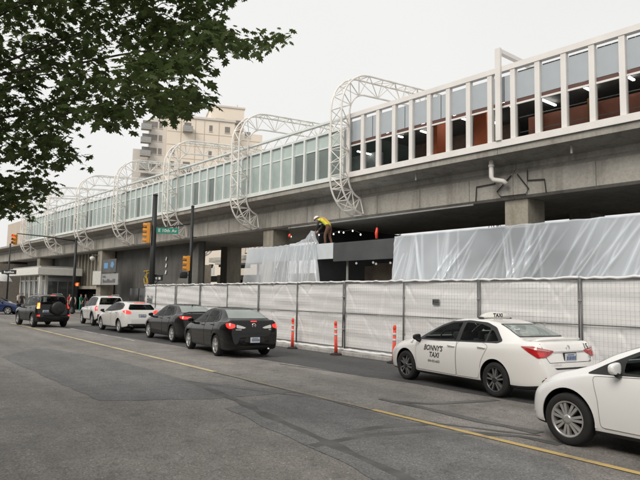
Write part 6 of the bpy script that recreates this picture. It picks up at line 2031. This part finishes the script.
# ---------------------------------------------------------------- off-road cars
suv = dict(R=0.355, track=1.53, fa=1.31, ra=-1.31, style='five', tw=0.215, rimr=0.215, gap=0.06, shoulder=0.045, arch='black', bulge=0.012,
    top=[(2.15, 0.58), (2.12, 0.76), (2.0, 0.93), (1.6, 1.02), (1.2, 1.08), (1.0, 1.14), (0.6, 1.42), (0.35, 1.60), (0.1, 1.68), (-0.5, 1.715), (-1.3, 1.71), (-1.75, 1.68), (-1.88, 1.58), (-1.97, 1.25), (-2.02, 1.05), (-2.05, 0.85), (-2.12, 0.70), (-2.14, 0.58)],
    belt=[(2.15, 0.52), (2.0, 0.84), (1.5, 0.96), (1.0, 1.03), (0, 1.06), (-1.2, 1.10), (-1.8, 1.11), (-1.97, 1.02), (-2.14, 0.54)],
    bot=[(2.15, 0.36), (1.9, 0.28), (-1.8, 0.28), (-2.05, 0.34), (-2.14, 0.42)],
    wmax=[(2.15, 0.58), (2.05, 0.74), (1.8, 0.85), (1.3, 0.885), (0, 0.89), (-1.3, 0.89), (-1.8, 0.875), (-1.98, 0.845), (-2.08, 0.82), (-2.14, 0.75)],
    wroof=[(2.15, 0.4), (1.9, 0.66), (1.2, 0.72), (0.6, 0.65), (0.2, 0.61), (-0.6, 0.605), (-1.4, 0.60), (-1.8, 0.61), (-1.95, 0.66), (-2.05, 0.70), (-2.14, 0.6)])
suv['cab'] = cabin([(1.0, 1.06), (0.6, 1.33), (0.25, 1.56), (-0.4, 1.625), (-1.2, 1.62), (-1.68, 1.58), (-1.76, 1.16), (-0.3, 1.09)], [(-0.66, 1.20), (-0.56, 1.60), (0.56, 1.60), (0.66, 1.20)], [(-0.68, 1.16), (-0.56, 1.60), (0.56, 1.60), (0.68, 1.16)])
def offroad(name, label, loc, head, m, spare):
    c = make_car(name, label, 'car', suv, loc, head, m)
    doors(c, [[(0.94, 0.38), (0.97, 1.0), (0.1, 1.06), (-0.28, 1.07), (-0.28, 0.37)], [(-0.30, 0.37), (-0.30, 1.07), (-1.0, 1.09), (-1.1, 1.0), (-0.96, 0.7), (-0.86, 0.38)]], [(-0.15, 0.98), (-0.95, 1.0)])
    side_glass(c, [(1.0, 1.06), (0.6, 1.33), (0.25, 1.56), (-0.4, 1.625), (-1.2, 1.62), (-1.68, 1.58), (-1.76, 1.16), (-0.3, 1.09)],
               [[(0.80, 1.10), (0.42, 1.38), (0.2, 1.52), (-0.24, 1.575), (-0.24, 1.11)], [(-0.34, 1.11), (-0.34, 1.585), (-1.02, 1.58), (-1.02, 1.14)], [(-1.10, 1.15), (-1.10, 1.575), (-1.6, 1.54), (-1.66, 1.18)]])
    patch(c, 'rear_window', [(-0.66, 1.20), (-0.56, 1.60), (0.56, 1.60), (0.66, 1.20)], 'rear', 0.004, CG, step=0.06, rnd=0.06)
    patch(c, 'windscreen', [(-0.68, 1.16), (-0.56, 1.60), (0.56, 1.60), (0.68, 1.16)], 'front', 0.004, CG, step=0.06)
    for s in ('rl', 'rr'):
        if spare:
            patch(c, 'tail_lamp', [(-0.74, 1.28), (-0.90, 1.28), (-0.94, 0.98), (-0.78, 0.98)], s, 0.012, L_AMB_ON if s == 'rl' else L_RED_ON, step=0.05, rnd=0.03)
            patch(c, 'reflector', [(-0.86, 0.66), (-1.0, 0.66), (-1.0, 0.58), (-0.86, 0.58)], s, 0.012, L_RED_ON, step=0.05, rnd=0.015)
        else:
            patch(c, 'tail_lamp', [(-0.74, 1.12), (-0.88, 1.12), (-0.92, 0.86), (-0.76, 0.86)], s, 0.012, L_RED_ON, step=0.05, rnd=0.03)
    patch(c, 'brake_lamp', [(-0.13, 1.645), (-0.13, 1.675), (0.13, 1.675), (0.13, 1.645)], 'rear', 0.012, L_RED_ON, rnd=0.01)
    patch(c, 'lower_bumper', [(-0.76, 0.42), (-0.76, 0.66), (0.76, 0.66), (0.76, 0.42)], 'rear', 0.010, CTRIM if not spare else m, rnd=0.05)
    if spare:
        w = MB().lathe([(0.0, -0.22), (0.24, -0.22), (0.33, -0.19), (0.35, -0.12), (0.35, 0.0), (0.3, 0.02), (0.0, 0.02)], 32, (-2.03, -0.18, 1.0), 'x')
        sw = w.build('spare_wheel_cover', mat('spare_cover', (0.014, 0.014, 0.015), 0.5, var=0.15), c['root'], True)
        MB().lathe([(0.14, -0.225), (0.15, -0.232), (0.16, -0.225)], 24, (-2.03, -0.18, 1.0), 'x').build('cover_ring', CTRIM, sw)
        plate(c, 0.83, y=0.42)
    else:
        plate(c, 0.82)
    for sd in (1, -1):
        MB().path([(0.1, sd * 0.52, 1.70), (0.0, sd * 0.53, 1.745), (-1.5, sd * 0.53, 1.755), (-1.65, sd * 0.53, 1.70)], 0.018, 6).build('roof_rail', GREY_ST, c['root'], True)
    seats(c, 1.12, 1.60)
    mirror(c, 0.86, 1.12, 0.84, CTRIM, 1.15)
    return c
L, Hd = place((11.30, 39.5), 3.0, suv)
offroad('white_offroad_car', 'white boxy off-road car with black lower trim at the head of the lane', L, Hd, P_SILVERW, False)
L, Hd = place((7.65, 38.5), -5.0, suv)
offroad('dark_offroad_car', 'dark off-road car with spare wheel on its tailgate, over the centre line', L, Hd, P_DGREEN, True)
# blue car coming through the junction at the picture edge
bl = dict(foc); bl['style'] = 'five'
g = on_ground(-6, 314)
bc = make_car('blue_car', 'navy blue car at the junction, cut off by the picture edge', 'car', bl, (g.x * KU, g.y * KU, 0.004), -YAW + 0.15, P_BLUE)
side_glass(bc, [(1.02, 0.95), (0.6, 1.2), (0.2, 1.36), (-0.4, 1.42), (-1.1, 1.40), (-1.5, 1.30), (-1.62, 1.14), (-1.4, 1.07), (-0.3, 1.0)],
           [[(0.80, 0.99), (0.42, 1.24), (0.08, 1.35), (-0.24, 1.385), (-0.24, 1.01)], [(-0.34, 1.015), (-0.34, 1.385), (-0.95, 1.37), (-1.05, 1.33), (-1.05, 1.05)]])
patch(bc, 'windscreen', [(-0.68, 1.06), (-0.53, 1.40), (0.53, 1.40), (0.68, 1.06)], 'front', 0.004, CG, step=0.06)
for s in ('fl', 'fr'):
    patch(bc, 'head_lamp', [(0.95, 0.74), (1.12, 0.745), (1.35, 0.66), (1.30, 0.60), (1.05, 0.63)], s, 0.008, L_CLR, step=0.05)
seats(bc, 1.02, 1.42)
mirror(bc, 0.86, 1.0, 0.84, P_BLUE)

# white market umbrella by the corner shop, at the picture edge
ug = at_depth(-4, 280, 64); 
um = thing('umbrella', 'white domed umbrella by the corner shop at the picture edge', 'umbrella', (ug.x, ug.y, 0.13))
uz = at_depth(0, 281, 64).z - 0.13
vs = []; fs = []
for j in range(7):
    th = j / 6 * 1.25
    for i in range(16):
        a = 2 * PI * i / 16
        rr = 1.55 * math.sin(th) / math.sin(1.25)
        vs.append((rr * math.cos(a), rr * math.sin(a), uz + 0.95 * (math.cos(th) - math.cos(1.25)) / (1 - math.cos(1.25)) - (0.05 if i % 2 else 0) * (j / 6)))
for j in range(6):
    for i in range(16):
        fs.append((j * 16 + i, j * 16 + (i + 1) % 16, (j + 1) * 16 + (i + 1) % 16, (j + 1) * 16 + i))
MB().add(vs, fs).build('canopy', mat('umbrella_white', (0.72, 0.72, 0.70), 0.8, var=0.04), um, True)
MB().tube((0, 0, 0), (0, 0, uz + 0.93), 0.03, 8).build('pole', GREY_ST, um)
MB().lathe([(0, 0), (0.3, 0), (0.3, 0.08), (0.05, 0.12), (0, 0.12)], 16).build('base', GREY_ST, um)

# ================================================================ survey units -> metres
for o in list(scene.objects):
    if o.parent is None and o.type in ('MESH', 'EMPTY') and o.name not in METRIC:
        o.location = Vector(o.location) * KU
        o.scale = Vector(o.scale) * KU
